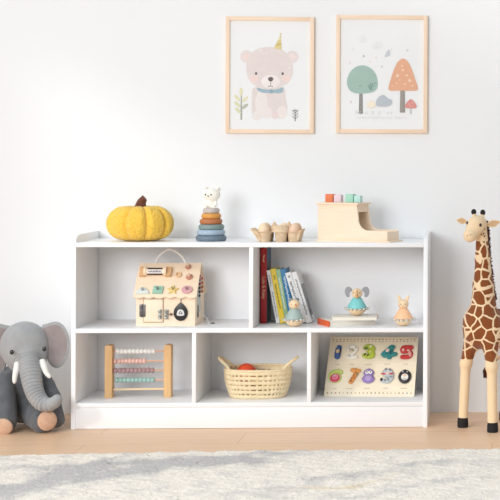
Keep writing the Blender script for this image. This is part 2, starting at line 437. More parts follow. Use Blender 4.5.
# ================================================================ FRAMED PRINTS
def frame(x0, x1, y0, y1, label, art):
    """outer pixel box of the frame at the wall"""
    a, c = at(x0, y1-.6, -.014), at(x1-.6, y0, -.014); W, H = c.x-a.x, c.z-a.z; U = W/(x1-x0)
    t = thing('framed_print', label, 'picture', ((a.x+c.x)/2, -.001, a.z))
    fw = 4.1*U
    for sx in (-1, 1):
        b = MB(); b.box((sx*(W/2-fw/2), -.007, H/2), (fw, .014, H-.0005), .0008); b.build('frame_stile', M_frame, t)
    for z in (fw/2, H-fw/2):
        b = MB(); b.box((0, -.007, z), (W-2*fw, .0136, fw), .0008); b.build('frame_rail', M_framex, t)
    b = MB(); b.box((0, -.004, H/2), (W-2*fw, .006, H-2*fw)); b.m = 1
    mats = [M_paper]; state = {'n': 0}
    def shape(col, out):
        col = tuple(int(v*.82+243*.18) for v in col)
        key = 'ink_%d_%d_%d' % col
        m = mat(key, col, .8, tuple(min(255, int(v*1.015)+1) for v in col), 40)
        if m not in mats: mats.append(m)
        state['n'] += 1; b.m = mats.index(m)
        b.poly([((px-(x0+x1)/2)*U, (y1-py)*U) for px, py in out], -.0072-.00003*state['n'])
    def txt(col, s, px, py, size):
        m = mat('ink_%d_%d_%d' % col, col, .8)
        if m not in mats: mats.append(m)
        state['n'] += 1
        b.text(s, size*U, Matrix.Translation(((px-(x0+x1)/2)*U, -.0072-.00003*state['n'], (y1-py)*U)) @ Matrix.Rotation(R(90), 4, 'X'), mats.index(m))
    art(shape, txt)
    b.build('print', mats, t, fix=False)
    return t
def zb(x, y): return (222+x/4.1667, 15+y/4.1667)
def zt(x, y): return (334+x/4.1667, 15+y/4.1667)
def ez(f, cx, cy, rx, ry, n=30, rot=0):
    return [f(cx+rx*math.cos(a)*math.cos(rot)-ry*math.sin(a)*math.sin(rot), cy+rx*math.cos(a)*math.sin(rot)+ry*math.sin(a)*math.cos(rot)) for a in [2*math.pi*i/n for i in range(n)]]
def bear_art(S, TX):
    P1 = (226, 213, 210); P2 = (236, 226, 223)
    S((229, 216, 213), ez(zb, 100, 168, 26, 27)); S((229, 216, 213), ez(zb, 294, 168, 27, 26))
    S((240, 214, 204), ez(zb, 102, 170, 14, 16)); S((240, 222, 218), ez(zb, 292, 169, 15, 15))
    S(P1, smooth2([zb(*p) for p in ((132, 300), (124, 345), (124, 400), (132, 432), (160, 430), (180, 424), (215, 424), (245, 432), (268, 420), (274, 385), (266, 340), (258, 300), (195, 290))], 4))
    S(P2, ez(zb, 165, 370, 26, 58)); S(P2, ez(zb, 144, 420, 19, 20)); S((238, 225, 222), ez(zb, 190, 408, 20, 24)); S((238, 226, 222), ez(zb, 252, 405, 22, 27)); S((230, 212, 209), ez(zb, 222, 416, 14, 17))
    S(P1, smooth2([zb(*p) for p in ((100, 215), (106, 175), (130, 145), (170, 129), (215, 128), (258, 143), (286, 172), (297, 215), (292, 255), (268, 285), (225, 304), (170, 304), (128, 285), (106, 255))], 4))
    S((240, 212, 206), ez(zb, 132, 263, 19, 15)); S((240, 212, 206), ez(zb, 268, 262, 19, 15))
    S((242, 232, 228), ez(zb, 203, 274, 40, 28))
    S((243, 232, 226), ez(zb, 160, 140, 3, 5)); S((243, 232, 226), ez(zb, 185, 152, 2.5, 4)); S((243, 232, 226), ez(zb, 283, 215, 4, 5))
    for x in (141, 253): S((70, 52, 48), ez(zb, x, 240, 5, 6)); S((235, 225, 220), ez(zb, x-5, 238, 1.5, 2))
    S((80, 68, 68), smooth2([zb(*p) for p in ((192, 260), (203, 254), (214, 260), (211, 270), (203, 274), (195, 270))], 4))
    S((110, 95, 92), [zb(*p) for p in ((202, 274), (204, 274), (204, 290), (202, 290))])
    S((110, 95, 92), [zb(*p) for p in ((190, 289), (192, 294), (203, 291), (213, 294), (215, 289), (212, 297), (203, 294), (193, 297))])
    S((143, 174, 187), smooth2([zb(*p) for p in ((146, 301), (175, 307), (205, 309), (232, 306), (256, 299), (253, 318), (232, 325), (222, 321), (205, 325), (190, 322), (170, 322), (150, 313))], 4))
    S((122, 155, 170), ez(zb, 206, 314, 7, 7))
    S((222, 200, 130), [zb(*p) for p in ((216, 133), (249, 138), (245, 72))])
    S((205, 178, 96), [zb(*p) for p in ((221, 124), (248, 118), (247, 110), (227, 112))]); S((236, 222, 168), [zb(*p) for p in ((233, 98), (246, 92), (246, 86), (238, 88))])
    S((225, 205, 140), [zb(*p) for p in ((242, 76), (240, 66), (244, 70), (248, 63), (247, 76))])
    S((150, 150, 138), [zb(*p) for p in ((76, 437), (83, 437), (81, 310), (78, 310))])
    for (x, y, a, c) in ((78, 318, -1.57, (226, 222, 178)), (62, 345, -2.3, (222, 220, 170)), (95, 350, -.8, (228, 224, 180)), (63, 372, -2.4, (216, 216, 166)), (95, 380, -.7, (180, 184, 160)), (66, 398, -2.4, (214, 216, 172))):
        S(c, ez(zb, x, y, 17, 6.5, 16, a))
    S((120, 118, 116), [zb(*p) for p in ((305, 442), (309, 442), (308, 392), (306, 392))])
    for x, y, sx in ((307, 404, -1), (307, 404, 1), (307, 416, -1), (307, 416, 1), (307, 428, -1), (307, 428, 1)):
        S((128, 126, 122), [zb(x, y+2), zb(x+13*sx, y-10), zb(x+13*sx, y-7), zb(x, y+6)])
    for x, y in ((302, 396), (312, 396)): S((150, 148, 142), ez(zb, x, y, 4, 3))
frame(225.3, 314.8, 17, 133.7, 'light wood picture frame with a pale pink bear in a party hat', bear_art)
def tree_art(S, TX):
    for x, y, r, c in ((112, 95, 20, (236, 237, 237)), (122, 100, 14, (233, 234, 234)), (183, 122, 21, (235, 236, 236)), (172, 128, 13, (232, 233, 233)), (305, 85, 13, (239, 240, 240))): S(c, ez(zt, x, y, r, r*.85))
    S((196, 200, 205), smooth2([zt(*p) for p in ((212, 172), (216, 155), (228, 140), (235, 148), (234, 164), (222, 170))], 3))
    for x, y, c in ((123, 168, (175, 185, 190)), (200, 212, (200, 210, 215)), (308, 142, (205, 206, 210)), (80, 140, (226, 226, 230)), (66, 196, (228, 220, 215)), (150, 190, (236, 226, 216)), (176, 174, (232, 222, 214)), (262, 196, (230, 226, 222)), (240, 140, (224, 226, 230)), (70, 362, (220, 205, 210))):
        S(c, ez(zt, x, y, 4.5, 5.5, 8))
    S((128, 124, 122), [zt(*p) for p in ((103, 412), (121, 412), (119, 318), (105, 318))])
    for k in range(9): S((168, 162, 158), ez(zt, 108+(k*5) % 9, 330+k*9, 1.6, 2.4, 7))
    G = (148, 182, 168)
    S(G, smooth2([zt(*p) for p in ((53, 285), (58, 252), (75, 225), (103, 209), (132, 209), (160, 225), (178, 252), (183, 290), (172, 314), (145, 324), (95, 326), (66, 314))], 4))
    for x, y in ((85, 245), (105, 230), (140, 240), (95, 285), (125, 268), (75, 290)): S((166, 196, 183), ez(zt, x, y, 2.5, 2.5, 7))
    for a in (-2.5, -2.0, -1.5): S((106, 144, 132), [zt(150, 312), zt(160+26*math.cos(a), 305+26*math.sin(a)), zt(164+24*math.cos(a), 305+26*math.sin(a)), zt(156, 312)])
    for x, y in ((148, 298), (158, 288), (166, 296), (172, 282), (160, 308)): S((112, 150, 138), ez(zt, x, y, 5, 2.2, 8, -.7))
    S((112, 150, 138), ez(zt, 108, 294, 4, 4, 8))
    S((140, 130, 124), [zt(*p) for p in ((276, 406), (299, 406), (297, 306), (278, 306))])
    for k in range(11): S((180, 170, 164), ez(zt, 281+(k*7) % 14, 316+k*8, 1.8, 2.6, 7))
    S((228, 162, 124), smooth2([zt(*p) for p in ((228, 302), (238, 262), (254, 216), (270, 188), (289, 177), (308, 188), (324, 216), (340, 262), (352, 300), (344, 312), (300, 313), (270, 313), (236, 313))], 4))
    for x, y, r in ((266, 250, 7), (288, 226, 5), (305, 248, 5), (318, 270, 7), (285, 208, 4), (262, 282, 4), (297, 285, 4), (330, 292, 4), (244, 292, 3), (276, 268, 3)): S((243, 200, 168), ez(zt, x, y, r, r, 12))
    S((245, 232, 208), ez(zt, 156, 372, 19, 15))
    S((178, 186, 194), smooth2([zt(*p) for p in ((180, 378), (177, 356), (190, 338), (208, 332), (224, 346), (240, 352), (243, 366), (230, 378), (205, 381))], 4))
    S((200, 196, 190), [zt(*p) for p in ((318, 411), (326, 411), (325, 386), (319, 386))])
    S((217, 130, 122), smooth2([zt(*p) for p in ((299, 384), (304, 366), (322, 349), (340, 364), (347, 384), (324, 388))], 4))
    for x, y in ((316, 370), (330, 366), (322, 378)): S((238, 190, 182), ez(zt, x, y, 2.4, 2.4, 7))
    TX((222, 223, 224), 'W(   s(   f(   (j     n y', 334+165/4.17, 15+408/4.17, 4.6)
    TX((218, 219, 220), 's c o u r n a b l e s s c y   d a s t s', 334+200/4.17, 15+428/4.17, 3.7)
frame(335.8, 428.3, 15.5, 133.5, 'light wood picture frame with green and orange trees', tree_art)

# ================================================================ PUMPKIN
def pumpkin():
    Y = -.19; U = upx(Y, 140)
    t = thing('plush_pumpkin', 'fuzzy yellow plush pumpkin with a brown stalk on the bookcase top', 'pumpkin', (xw(140.3, Y, ZT), Y, ZT))
    Rr, H = 33.4*U, 38.0*U; n, k = 300, 130; V = []
    rng = np.random.default_rng(5)
    for j in range(k):
        ph = math.pi*j/(k-1)
        for i in range(n):
            th = 2*math.pi*i/n
            g = abs(math.sin(4.5*(th-R(-67.5)))) ; lob = 1-.17*(1-min(1, g*1.25))**1.8
            s_ = math.sin(ph); c_ = math.cos(ph)
            rr = Rr*(s_**(.92 if c_ > 0 else .46))*(1-(1-lob)*(s_**.3))
            z = H*.46+(H*.54*c_**1.0 if c_ > 0 else -H*.46*abs(c_)**1.0)
            if ph < .8: z -= .16*H*(1-ph/.8)**1.6
            z -= (1-lob)*H*.32*max(0, c_)
            V.append([rr*math.cos(th), rr*.82*math.sin(th), z])
    V = np.array(V)
    cen = np.array([0, 0, H*.5]); d = V-cen; d /= np.linalg.norm(d, axis=1)[:, None]
    V = V+d*rng.normal(0, .0010, (len(V), 1))
    V[:, 2] -= V[:, 2].min()
    F = [(j*n+i, (j+1)*n+i, (j+1)*n+(i+1) % n, j*n+(i+1) % n) for j in range(k-1) for i in range(n)]
    m = mat('boucle_yellow', (253, 213, 92), .95, (246, 194, 66), 140, bump=.6, bscale=300, sheen=.4)
    b = MB(); b.add(V.tolist(), F); b.build('pumpkin_body', m, t, 180)
    st = mat('stalk_felt', (112, 62, 40), .9, (92, 48, 30), 120, bump=.5, bscale=300, sheen=.3)
    zs = H*.80
    pts = smooth([(-.001, 0, zs), (-.0, 0, zs+.014), (.004, 0, zs+.030), (.011, 0, zs+.041), (.016, 0, zs+.0455)], 5)
    b = MB(); n_ = len(pts); b.tube(pts, [.024-.0115*min(1, i/(n_-1)*1.35) if i < n_-2 else .0135-.004*(i-n_+3) for i in range(n_)], 16); 
    b.build('stalk', st, t, 60)
pumpkin()

# ================================================================ STACKING TOY
def stacker():
    Y = -.185; U = upx(Y, 211)
    t = thing('stacking_toy', 'ring stacking tower topped by a white bear', 'stacking toy', (xw(211.2, Y, ZT), Y, ZT))
    rows = [((112, 128, 143), 0, 5.9, 15.3), ((168, 188, 206), 5.9, 11.6, 14.2), ((132, 153, 150), 11.4, 17.0, 12.8), ((190, 118, 72), 16.8, 22.6, 11.3), ((226, 160, 78), 22.4, 28.0, 9.9), ((205, 194, 188), 27.6, 33.4, 8.4)]
    for i, (c, z0, z1, r) in enumerate(rows):
        m = mat('silicone_%d' % i, c, .55, tuple(int(v*.9) for v in c), 260)
        h = (z1-z0)*U; r = r*U; pr = []
        for k in range(13):
            a = -math.pi/2+math.pi*k/12; pr.append((r-h*.42+h*.42*math.cos(a), z0*U+h/2+h/2*math.sin(a)))
        b = MB(); b.lathe([(0.004, z0*U)]+pr+[(0.004, z1*U)], (random.uniform(-.3, .3)*U, 0, 0), 44); o = b.build('ring', m, t, 60)
        o['label'] = ['dark blue-grey bottom ring', 'light blue ring', 'grey-green ring', 'rust brown ring', 'orange ring', 'speckled pinkish grey top ring'][i]
    z = 33.0*U; g = lambda x, y, q: (x*U, y*U, z+q*U)
    prims = [('ell', g(-.8, 0, 4.2), (5.4*U, 4.6*U, 6.2*U)), ('ell', g(.8, -.8, 13.6), (8.3*U, 6.4*U, 6.7*U)),
             ('ell', g(-4.3, 0, 20.0), (2.1*U, 1.6*U, 2.1*U)), ('ell', g(7.0, .3, 19.2), (2.2*U, 1.6*U, 2.2*U)),
             ('cap', g(-4.4, -2.5, 2), g(-4.6, -5, 1.6), 2.0*U, 1.9*U), ('cap', g(2.8, -2.5, 2), g(3.4, -5, 1.6), 2.0*U, 1.9*U),
             ('cap', g(-5.2, -1, 7.5), g(-6.2, -3, 3.6), 1.6*U, 1.5*U), ('cap', g(4.2, -1, 7.5), g(5.2, -3, 3.6), 1.6*U, 1.5*U)]
    wm = mat('white_silicone', (246, 242, 232), .55, (243, 238, 227), 50)
    o = blob_obj('bear_topper', prims, .0013, .004, [wm], t); o['label'] = 'white bear figure'
    for x, q in ((-4.7, 13.9), (1.0, 13.9)):
        b = MB(); b.ell(g(x, -7.1 if x > 0 else -6.3, q), (.75*U, .6*U, .85*U), 10); b.build('eye', M_black, o)
    b = MB(); b.ell(g(-1.9, -7.5, 12.6), (.9*U, .7*U, .6*U), 10); b.build('nose', M_black, o)
    for x, y, q in ((-4.4, -1.3, 20.2), (7.2, -1.1, 19.4)):
        b = MB(); b.ell(g(x, y, q), (1.1*U, .6*U, 1.1*U), 10); b.build('inner_ear', mat('ear_grey', (205, 196, 188), .6), o)
stacker()

# ================================================================ EGG CARTON
def carton():
    Y = -.205; U = upx(Y, 278)*.95
    t = thing('egg_carton', 'tan pulp egg carton holding eggs on the bookcase top', 'egg carton', (xw(280.2, Y, ZT), Y, ZT), R(-2))
    m = mat('paper_pulp', (230, 204, 172), .95, (214, 186, 152), 70, bump=.5, bscale=260)
    b = MB(); xs = (-14.2, 2.6, 16.0); ys = (-.030, .022); zr = 10.6*U
    for x in xs:
        for y in ys:
            r0, r1 = 5.6*U, 6.9*U
            b.lathe([(.0005, .0), (r0*.92, 0), (r0, .0015), (r1, zr), (r1+.0006, zr+.001), (r1-.002, zr), (r0-.002, .004), (.0005, .003)], (x*U, y, 0), 14)
    yF, yB = -.056, .048
    # rim web round the cups, the flared ends and the pulp humps
    for x0, x1 in ((-21.5, -20), (-7.4, -4.2), (9.2, 9.8), (22, 23)): b.box(((x0+x1)/2*U, (yF+yB)/2, zr), ((x1-x0)*U, yB-yF, .0018))
    for y0, y1 in ((yF, yF+.005), (-.006, -.002), (yB-.004, yB)): b.box((.75*U, (y0+y1)/2, zr), (44.5*U, y1-y0, .0018), .0006)
    b.prism([(x*U, z*U) for x, z in ((-18.6, .4), (-21.6, 2.6), (-25.2, 7.6), (-28.6, 12.6), (-29.2, 14.0), (-28.0, 13.9), (-24.4, 11.0), (-20.4, 10.8), (-18, 8))], yF+.010, yB-.010, .0012)
    b.prism([(x*U, z*U) for x, z in ((20.0, .6), (22.0, 4.0), (23.0, 8.6), (24.6, 12.4), (24.4, 13.4), (22.8, 12.4), (21.0, 10.8), (19, 7))], yF+.010, yB-.010, .0012)
    for x in (-24.0, -21.0):
        b.tube([((x+4)*U, yF+.012, 1.5*U), ((x+1.2)*U, yF+.009, 6*U), ((x-2.6)*U, yF+.012, 11.6*U)], .0030, 8)
    for x, y, r0, r1, h_ in ((2.2, -.030, 9.4, 6.6, 7.0), (-6.0, -.004, 4.2, 1.4, 10.0), (9.4, -.004, 4.2, 1.2, 10.6)):
        b.lathe([(r0*U, zr-.001), (r0*.94*U, zr+h_*.45*U), (r1*U, zr+h_*.92*U), (r1*.7*U, zr+h_*U), (.0006, zr+h_*U)], (x*U, y, 0), 18)
    b.build('pulp_tray', m, t, 50)
    em = [mat('egg_a', (240, 214, 182), .5, (235, 205, 172), 30), mat('egg_b', (234, 200, 172), .5, (226, 188, 158), 30), mat('egg_c', (222, 192, 156), .5, (210, 178, 140), 40)]
    lab = ['palest large egg in the front left cup of the pulp carton', 'pinkish egg in the front right cup of the pulp carton',
           'tan egg in the back left cup of the pulp carton', 'pale egg in the back middle cup of the pulp carton', 'brown egg in the back right cup of the pulp carton']
    M0 = Matrix.Translation(t.location) @ Matrix.Rotation(R(-2), 4, 'Z')
    k = 0
    for yi, y in enumerate(ys):
        for xi_, x in enumerate(xs):
            if yi == 0 and xi_ == 1: continue
            b = MB(); r = (6.0 if yi == 0 else 5.4)*U; pr = []
            for q in range(17):
                a = -math.pi/2+math.pi*q/16; zz = math.sin(a); pr.append((max(.0002, r*math.cos(a)*(1-.13*zz)), r*1.25*zz))
            b.lathe(pr, (0, 0, r*1.25), 24)
            o = b.build('egg', em[(0, 1, 2, 0, 2)[k]], None, 180); o.location = M0 @ Vector(((x+(-.6, 0, -.8)[xi_])*U, y, (5.0, 6.2)[yi]*U))
            o.rotation_euler = (R(random.uniform(-6, 6)), R((-8, 3, 9)[xi_]), 0)
            tag(o, lab[k], 'egg', 'eggs in the pulp carton'); k += 1
carton()

# ================================================================ WOODEN BLOCK-DROP BOX
def dropbox():
    th = R(-20); c20 = math.cos(th)
    Y0 = -.15; U = upx(-.2, 350)
    # local: x along the box, front panel at y=-.048, back at +.048
    L = .262; D2 = .050
    ctr = Vector((xw(358.4, -.195, ZT), -.195, ZT))
    t = thing('wooden_drop_box', 'pale wooden L-shaped drop box with a low tray end', 'toy', ctr, th)
    hx = L/2; H, hl = .128, .040; xc = .016          # tower height, tray height, tower right edge
    prof = [(-hx, .005), (hx, .005), (hx, hl)]
    prof += [(xc+.052, hl)] + [(xc+.044-.038*math.sin(a), hl+.038-.038*math.cos(a)) for a in [R(q) for q in range(8, 89, 10)]] + [(xc+.004, hl+.055), (xc, H), (-hx, H)]
    for y0 in (-D2, D2-.008):
        b = MB(); b.prism(prof, y0, y0+.008, .0008); b.build('side_panel', M_ply, t)
    b = MB(); b.box((0.003, 0, .0025), (L+.018, 2*D2+.014, .005), .001); b.build('base_board', M_ply, t)
    b = MB(); b.box((-hx+.004, 0, H/2+.0025), (.008, 2*D2-.016, H-.005)); b.build('end_wall', M_plyz, t)
    b = MB(); b.box((hx-.004, 0, .005+(hl-.009)/2), (.008, 2*D2-.016, hl-.009)); b.build('tray_lip', M_ply, t)
    b = MB(); b.box((xc-.004, 0, H-.013), (.008, 2*D2-.016, .026)); b.build('cross_bar', M_ply, t)
    # ramp inside
    b = MB(); b.box((-.045, 0, .05), (.16, 2*D2-.017, .005), 0, (0, R(24), 0)); b.build('ramp', M_ply, t)
    b = MB(); x0, x1 = -hx-.006, xc+.006
    b.box(((x0+x1)/2, 0, H+.0035), (x1-x0, 2*D2+.012, .007), .0012); b.build('lid', M_ply, t)
    Mw = Matrix.Translation(ctr) @ Matrix.Rotation(th, 4, 'Z')
    for lab, c, pxl, sz in (('orange wooden cube on the drop box lid', (236, 128, 80), 330.4, .0285), ('pale pink wooden cube on the drop box lid', (238, 214, 222), 338.6, .0265), ('mint green wooden cube on the drop box lid', (172, 222, 200), 350.6, .029), ('pale aqua wooden cube on the drop box lid, right of the mint one', (190, 230, 222), 358.2, .024)):
        m = mat('cube_paint_%d' % c[0], c, .55, tuple(int(v*.97) for v in c), 40)
        yl = .0; 
        # place on the lid's middle line so that it sits at the right spot along the box
        lo, hi = -hx, xc+.03
        for _ in range(40):
            md = (lo+hi)/2; q = Mw @ Vector((md, yl, H+.007))
            if proj(q)[0] < pxl: lo = md
            else: hi = md
        b = MB(); b.box((0, 0, sz/2), (sz, sz, sz), .0025); o = b.build('block', m)
        o.location = Mw @ Vector((md, yl, H+.0071)); o.rotation_euler = (0, 0, th+R(4)); tag(o, lab, 'block', 'coloured cubes on the drop box')
dropbox()

# ================================================================ BUSY HOUSE
def house():
    Y = -.222; U = upx(Y, 165); X0 = 165.5
    t = thing('activity_house', 'pale wooden activity house with a scalloped roof and rope handle', 'toy', (xw(X0, Y, ZM+.05), Y, ZM))
    h = lambda px: (px-X0)*U
    v = lambda py: (326.7-py)*U
    x0, x1 = h(136), h(195.2); Dp = .168; ze = v(296); zr = v(266.5); ry = Dp/2
    b = MB(); b.M = Matrix.Rotation(R(90), 4, 'Z')
    b.prism([(0, 0), (Dp, 0), (Dp, ze), (ry, zr-.006), (0, ze)], -x1, -x0, .001); b.build('house_wall', M_ply, t)
    sl = math.atan2(zr-ze, ry); Ls = math.hypot(zr-ze, ry)
    rx0, rx1 = h(133.8), h(197.0)
    def roof(front):
        n = 6; out = [(rx1, Ls+.002), (rx0, Ls+.002)]
        lowv = -.0085
        for i in range(n*8+1):
            f = i/(n*8); out.append((rx0+(rx1-rx0)*f, lowv-.0062*abs(math.sin(math.pi*f*n))))
        return out
    def slope(front):
        # local x along the roof, y out of the roof, z up the slope
        if front: return Matrix.Translation((0, 0, ze)) @ Matrix.Rotation(-(math.pi/2-sl), 4, 'X')
        return Matrix.Translation((0, Dp, ze)) @ Matrix.Rotation(math.pi, 4, 'Z') @ Matrix.Translation((-(rx0+rx1), 0, 0)) @ Matrix.Rotation(-(math.pi/2-sl), 4, 'X')
    for fr in (True, False):
        b = MB(); b.M = slope(fr); b.prism(roof(fr), -.0075, -.0005, .001); b.build('roof_panel', M_ply, t)
    S = slope(True)
    # on-roof coordinates from the photo
    def rp(px, py):
        f = (291.6-py)/(291.6-264.5)
        return h(px-5.2*f), -.010+f*(Ls+.004)
    def on(px, py, d=0):
        a, c = rp(px, py); return Matrix(S) @ Matrix.Translation((a, -.0076-d, c))
    # spool with two end blocks
    bw = wood('spool_wood', (226, 184, 138), (214, 168, 120), 'z')
    for px in (143.6, 169.4):
        b = MB(); b.M = on(px, 271.5); b.box((0, -.007, 0), (.020, .014, .036), .002); b.build('spool_block', bw, t)
    b = MB(); b.M = on(156.4, 271.8)
    b.lathe([(.016, -.038), (.016, -.031), (.0125, -.030), (.0125, .030), (.016, .031), (.016, .038)], (0, -.012, 0), 24, 'x'); dr = b.build('spool_drum', M_plyz, t)
    def drum(ad):
        A = R(ad); return on(156.4, 271.8) @ Matrix.Translation((0, -.012-math.cos(A)*.0126, math.sin(A)*.0126)) @ Matrix.Rotation(-A, 4, 'X')
    for ad in (16, -90, 90, 180):
        b = MB(); b.M = drum(ad); b.box((0, 0, 0), (.052, .0012, .0062)); b.build('stripe', M_black, dr)
    b = MB(); b.M = drum(-37); b.box((0, 0, 0), (.050, .0010, .0125)); pl_ = b.build('paper_strip', mat('strip', (226, 222, 226), .7), dr)
    b = MB(); random.seed(2); b.M = drum(-37)
    for q in range(14): b.box((-.021+q*.0032, -.0006, random.uniform(-.001, .001)), (.0018 if q % 3 else .0026, .0004, random.choice((.003, .004, .005))))
    b.build('lettering', mat('strip_ink', (90, 80, 88), .7), pl_)
    # shape pieces
    def token(name, out, px, py, col, th_=.007, lab=None):
        b = MB(); b.M = on(px, py); b.prism(out, -th_, 0, .0015); o = b.build(name, mat('token_'+name, col, .5, tuple(int(c*.97) for c in col), 60), t)
        if lab: o['label'] = lab
        b = MB(); b.M = on(px, py, th_); b.lathe([(.0032, 0), (.003, -.006), (.0045, -.007), (.0045, -.010), (.001, -.0115)], (0, 0, 0), 14, 'y')
        b.build('peg', mat('peg_'+name, tuple(int(c*.72) for c in col), .45), o)
    token('triangle_token', smooth2([(-.023, -.012), (0, -.0135), (.023, -.012), (.012, .004), (.001, .014), (-.012, .004)], 4), 143.6, 286.8, (226, 234, 230), lab='white triangle')
    token('square_token', smooth2([(-.017, -.015), (.017, -.015), (.018, .014), (-.015, .015)], 1), 158.5, 286.2, (160, 204, 184), lab='mint square')
    st = []
    for i in range(10):
        a = math.pi/2+i*math.pi/5; r = .021 if i % 2 == 0 else .0095; st.append((r*math.cos(a), r*.95*math.sin(a)))
    token('star_token', st, 173.6, 286.2, (240, 212, 140), lab='yellow star')
    token('circle_token', circ(0, 0, .0185, .0155), 187.7, 286.2, (222, 172, 176), lab='pink disc')
    for px, py, r, c in ((179.2, 273.2, .011, (228, 186, 140)), (189.2, 266.6, .0105, (196, 140, 120)), (190.2, 275.2, .012, (178, 122, 104))):
        b = MB(); b.M = on(px, py)
        if px < 185: b.torus((0, -.003, 0), .0085, .003, 24, 8, 'y'); o = b.build('ring_knob', mat('knob_a', c, .5), t)
        else:
            out = [(r*(1 if i % 2 else .84)*math.cos(2*math.pi*i/20), r*(1 if i % 2 else .84)*math.sin(2*math.pi*i/20)) for i in range(20)]
            b.prism(out, -.006, 0, .0006); o = b.build('gear', mat('gear_w', c, .5), t)
            b = MB(); b.M = on(px, py, .006); b.lathe([(.0045, 0), (.0045, -.006), (.006, -.008), (.004, -.012), (.001, -.0125)], (0, 0, 0), 14, 'y'); b.build('peg', mat('gear_peg', (230, 196, 170), .5), o)
    # front wall fittings
    yf = 0
    gm = mat('groove', (176, 140, 100), .7)
    b = MB(); b.box(((h(143.6)+h(163.4))/2, -.0022, (v(299.2)+v(323))/2), (19.0*U, .0044, 22.8*U), .0008); d = b.build('door', M_ply, t)
    b = MB(); cx, cz, W, H = (h(143.6)+h(163.4))/2, (v(299.2)+v(323))/2, 19.8*U, 23.8*U
    for a in ((cx, cz+H/2, W, .0012), (cx, cz-H/2, W, .0012), (cx-W/2, cz, .0012, H), (cx+W/2, cz, .0012, H)): b.box((a[0], -.0006, a[1]), (a[2], .0022, a[3]))
    b.build('door_groove', gm, t)
    hm = mat('hinge_metal', (120, 118, 116), .4, (90, 88, 88), 80, metal=.7)
    b = MB(); z0 = v(311)
    for s_ in (-1, 1): b.box((h(142.8)+s_*.0055, -.0055, z0), (.0095, .002, .042), .0006)
    b.tube([(h(142.8), -.007, z0-.022), (h(142.8), -.007, z0+.022)], .0026, 10)
    for s_ in (-1, 1):
        for q in (-1, 1): b.ell((h(142.8)+s_*.006, -.0068, z0+q*.013), (.002, .001, .002), 8)
    b.build('hinge', hm, d)
    lm = mat('latch_metal', (206, 206, 200), .3, (150, 150, 148), 120, metal=.75)
    for px in (160.3, 166.6):
        b = MB(); zz = v(314.6); b.box((h(px), -.0055, zz), (.0125, .002, .034), .001)
        for q in (-.012, 0, .012): b.ell((h(px), -.0085, zz+q), (.0062, .005, .0052), 12)
        b.tube([(h(px)-.005, -.009, zz+.010), (h(px)+.005, -.013, zz), (h(px)-.005, -.009, zz-.010)], .0014, 8)
        b.build('latch', lm, t)
    b = MB(); b.ell((h(171.3), -.005, v(314.8)), (.0035, .005, .0045), 10); b.tube([(h(169), -.004, v(315)), (h(174), -.004, v(314.6))], .0012, 8); b.build('key_pin', mat('pin', (120, 84, 78), .5), t)
    dx, dz = h(180.9), v(313.3); 
    out = []
    for i in range(40):
        a = math.pi/2+2*math.pi*i/40; q = (1-math.cos(a-math.pi/2))/2
        s_ = math.sin(a); c_ = math.cos(a); k = max(0, s_)**5
        out.append((7.0*U*c_*(1-.35*k), 8.2*U*s_+2.2*U*k))
    b = MB(); b.M = Matrix.Translation((dx, 0, dz)); b.prism(out, -.006, -.0005, .001); pd = b.build('teardrop_panel', M_black, t); pd['label'] = 'black teardrop shaped panel'
    b = MB(); b.M = Matrix.Translation((dx, 0, dz)); b.prism(smooth2([(-3.2*U, -2.6*U), (3.2*U, -2.6*U), (3.4*U, .6*U), (1.8*U, 3.2*U), (-1.8*U, 3.2*U), (-3.4*U, .6*U)], 3), -.0075, -.006, 0); wf = b.build('white_window', mat('window_white', (225, 222, 218), .4), pd)
    b = MB(); b.M = Matrix.Translation((dx, -.0078, dz))
    b.box((-1.0*U, 0, -.4*U), (1.3*U, .0008, 1.9*U)); b.box((1.2*U, 0, -.4*U), (1.5*U, .0008, 2.0*U)); b.box((0, 0, 1.5*U), (2.0*U, .0008, .7*U)); b.build('window_mark', mat('mark_grey', (110, 106, 104), .5), wf)
    b = MB(); b.tube([(dx, -.0012, dz+9.5*U), (dx+.0008, -.0012, v(299.3))], .0011, 6); b.build('string', M_black, t)
    # left hook, right side bead maze and cord
    b = MB(); pts = smooth([(x0, .05, v(318)), (x0-.007, .05, v(317.5)), (x0-.009, .05, v(313)), (x0-.002, .05, v(310)), (x0, .05, v(309.5))], 4)
    b.tube(pts, .0014, 8); b.box((x0-.0008, .05, v(311.5)), (.0024, .016, .034)); b.build('side_hook', hm, t)
    b = MB(); b.box((x1+.001, .060, v(303)), (.002, .05, .075), .0006); sp_ = b.build('side_plate', mat('plate_grey', (206, 208, 204), .5), t)
    cols = ((150, 30, 60), (40, 46, 60), (120, 30, 50), (60, 76, 90), (50, 60, 70), (70, 84, 90))
    for q in range(6):
        b = MB(); b.ell((x1+.005, .052, v(277.5+q*4.0)), (.004, .006, .0058), 10); b.build('bead', mat('sidebead_%d' % q, cols[q], .4), t)
    for q, c in enumerate(((214, 120, 130), (206, 100, 90), (190, 90, 70), (200, 120, 80))):
        b = MB(); b.ell((x1+.005, .098, v(281+q*4.4)), (.004, .006, .006), 10); b.build('bead', mat('sidebead2_%d' % q, c, .4), t)
    b = MB(); b.box((x1+.0026, .040, v(313)), (.002, .010, .042)); b.build('side_zip', mat('zip', (70, 70, 72), .5), t)
    b = MB(); b.tube(smooth([(x1+.003, .09, v(303)), (x1+.006, .085, v(312)), (x1+.018, .070, v(319)), (x1+.030, .06, v(321)), (x1+.036, .06, .0035), (x1+.048, .055, .0030)], 5), .0013, 8); b.build('cord', mat('cord_white', (238, 236, 230), .7), t)
    b = MB(); b.ell((x1+.050, .055, .0032), (.008, .003, .003), 10); b.build('cord_tip', M_metal, t)
    # rope handle, from the roof ridge
    zz = v(265.5)
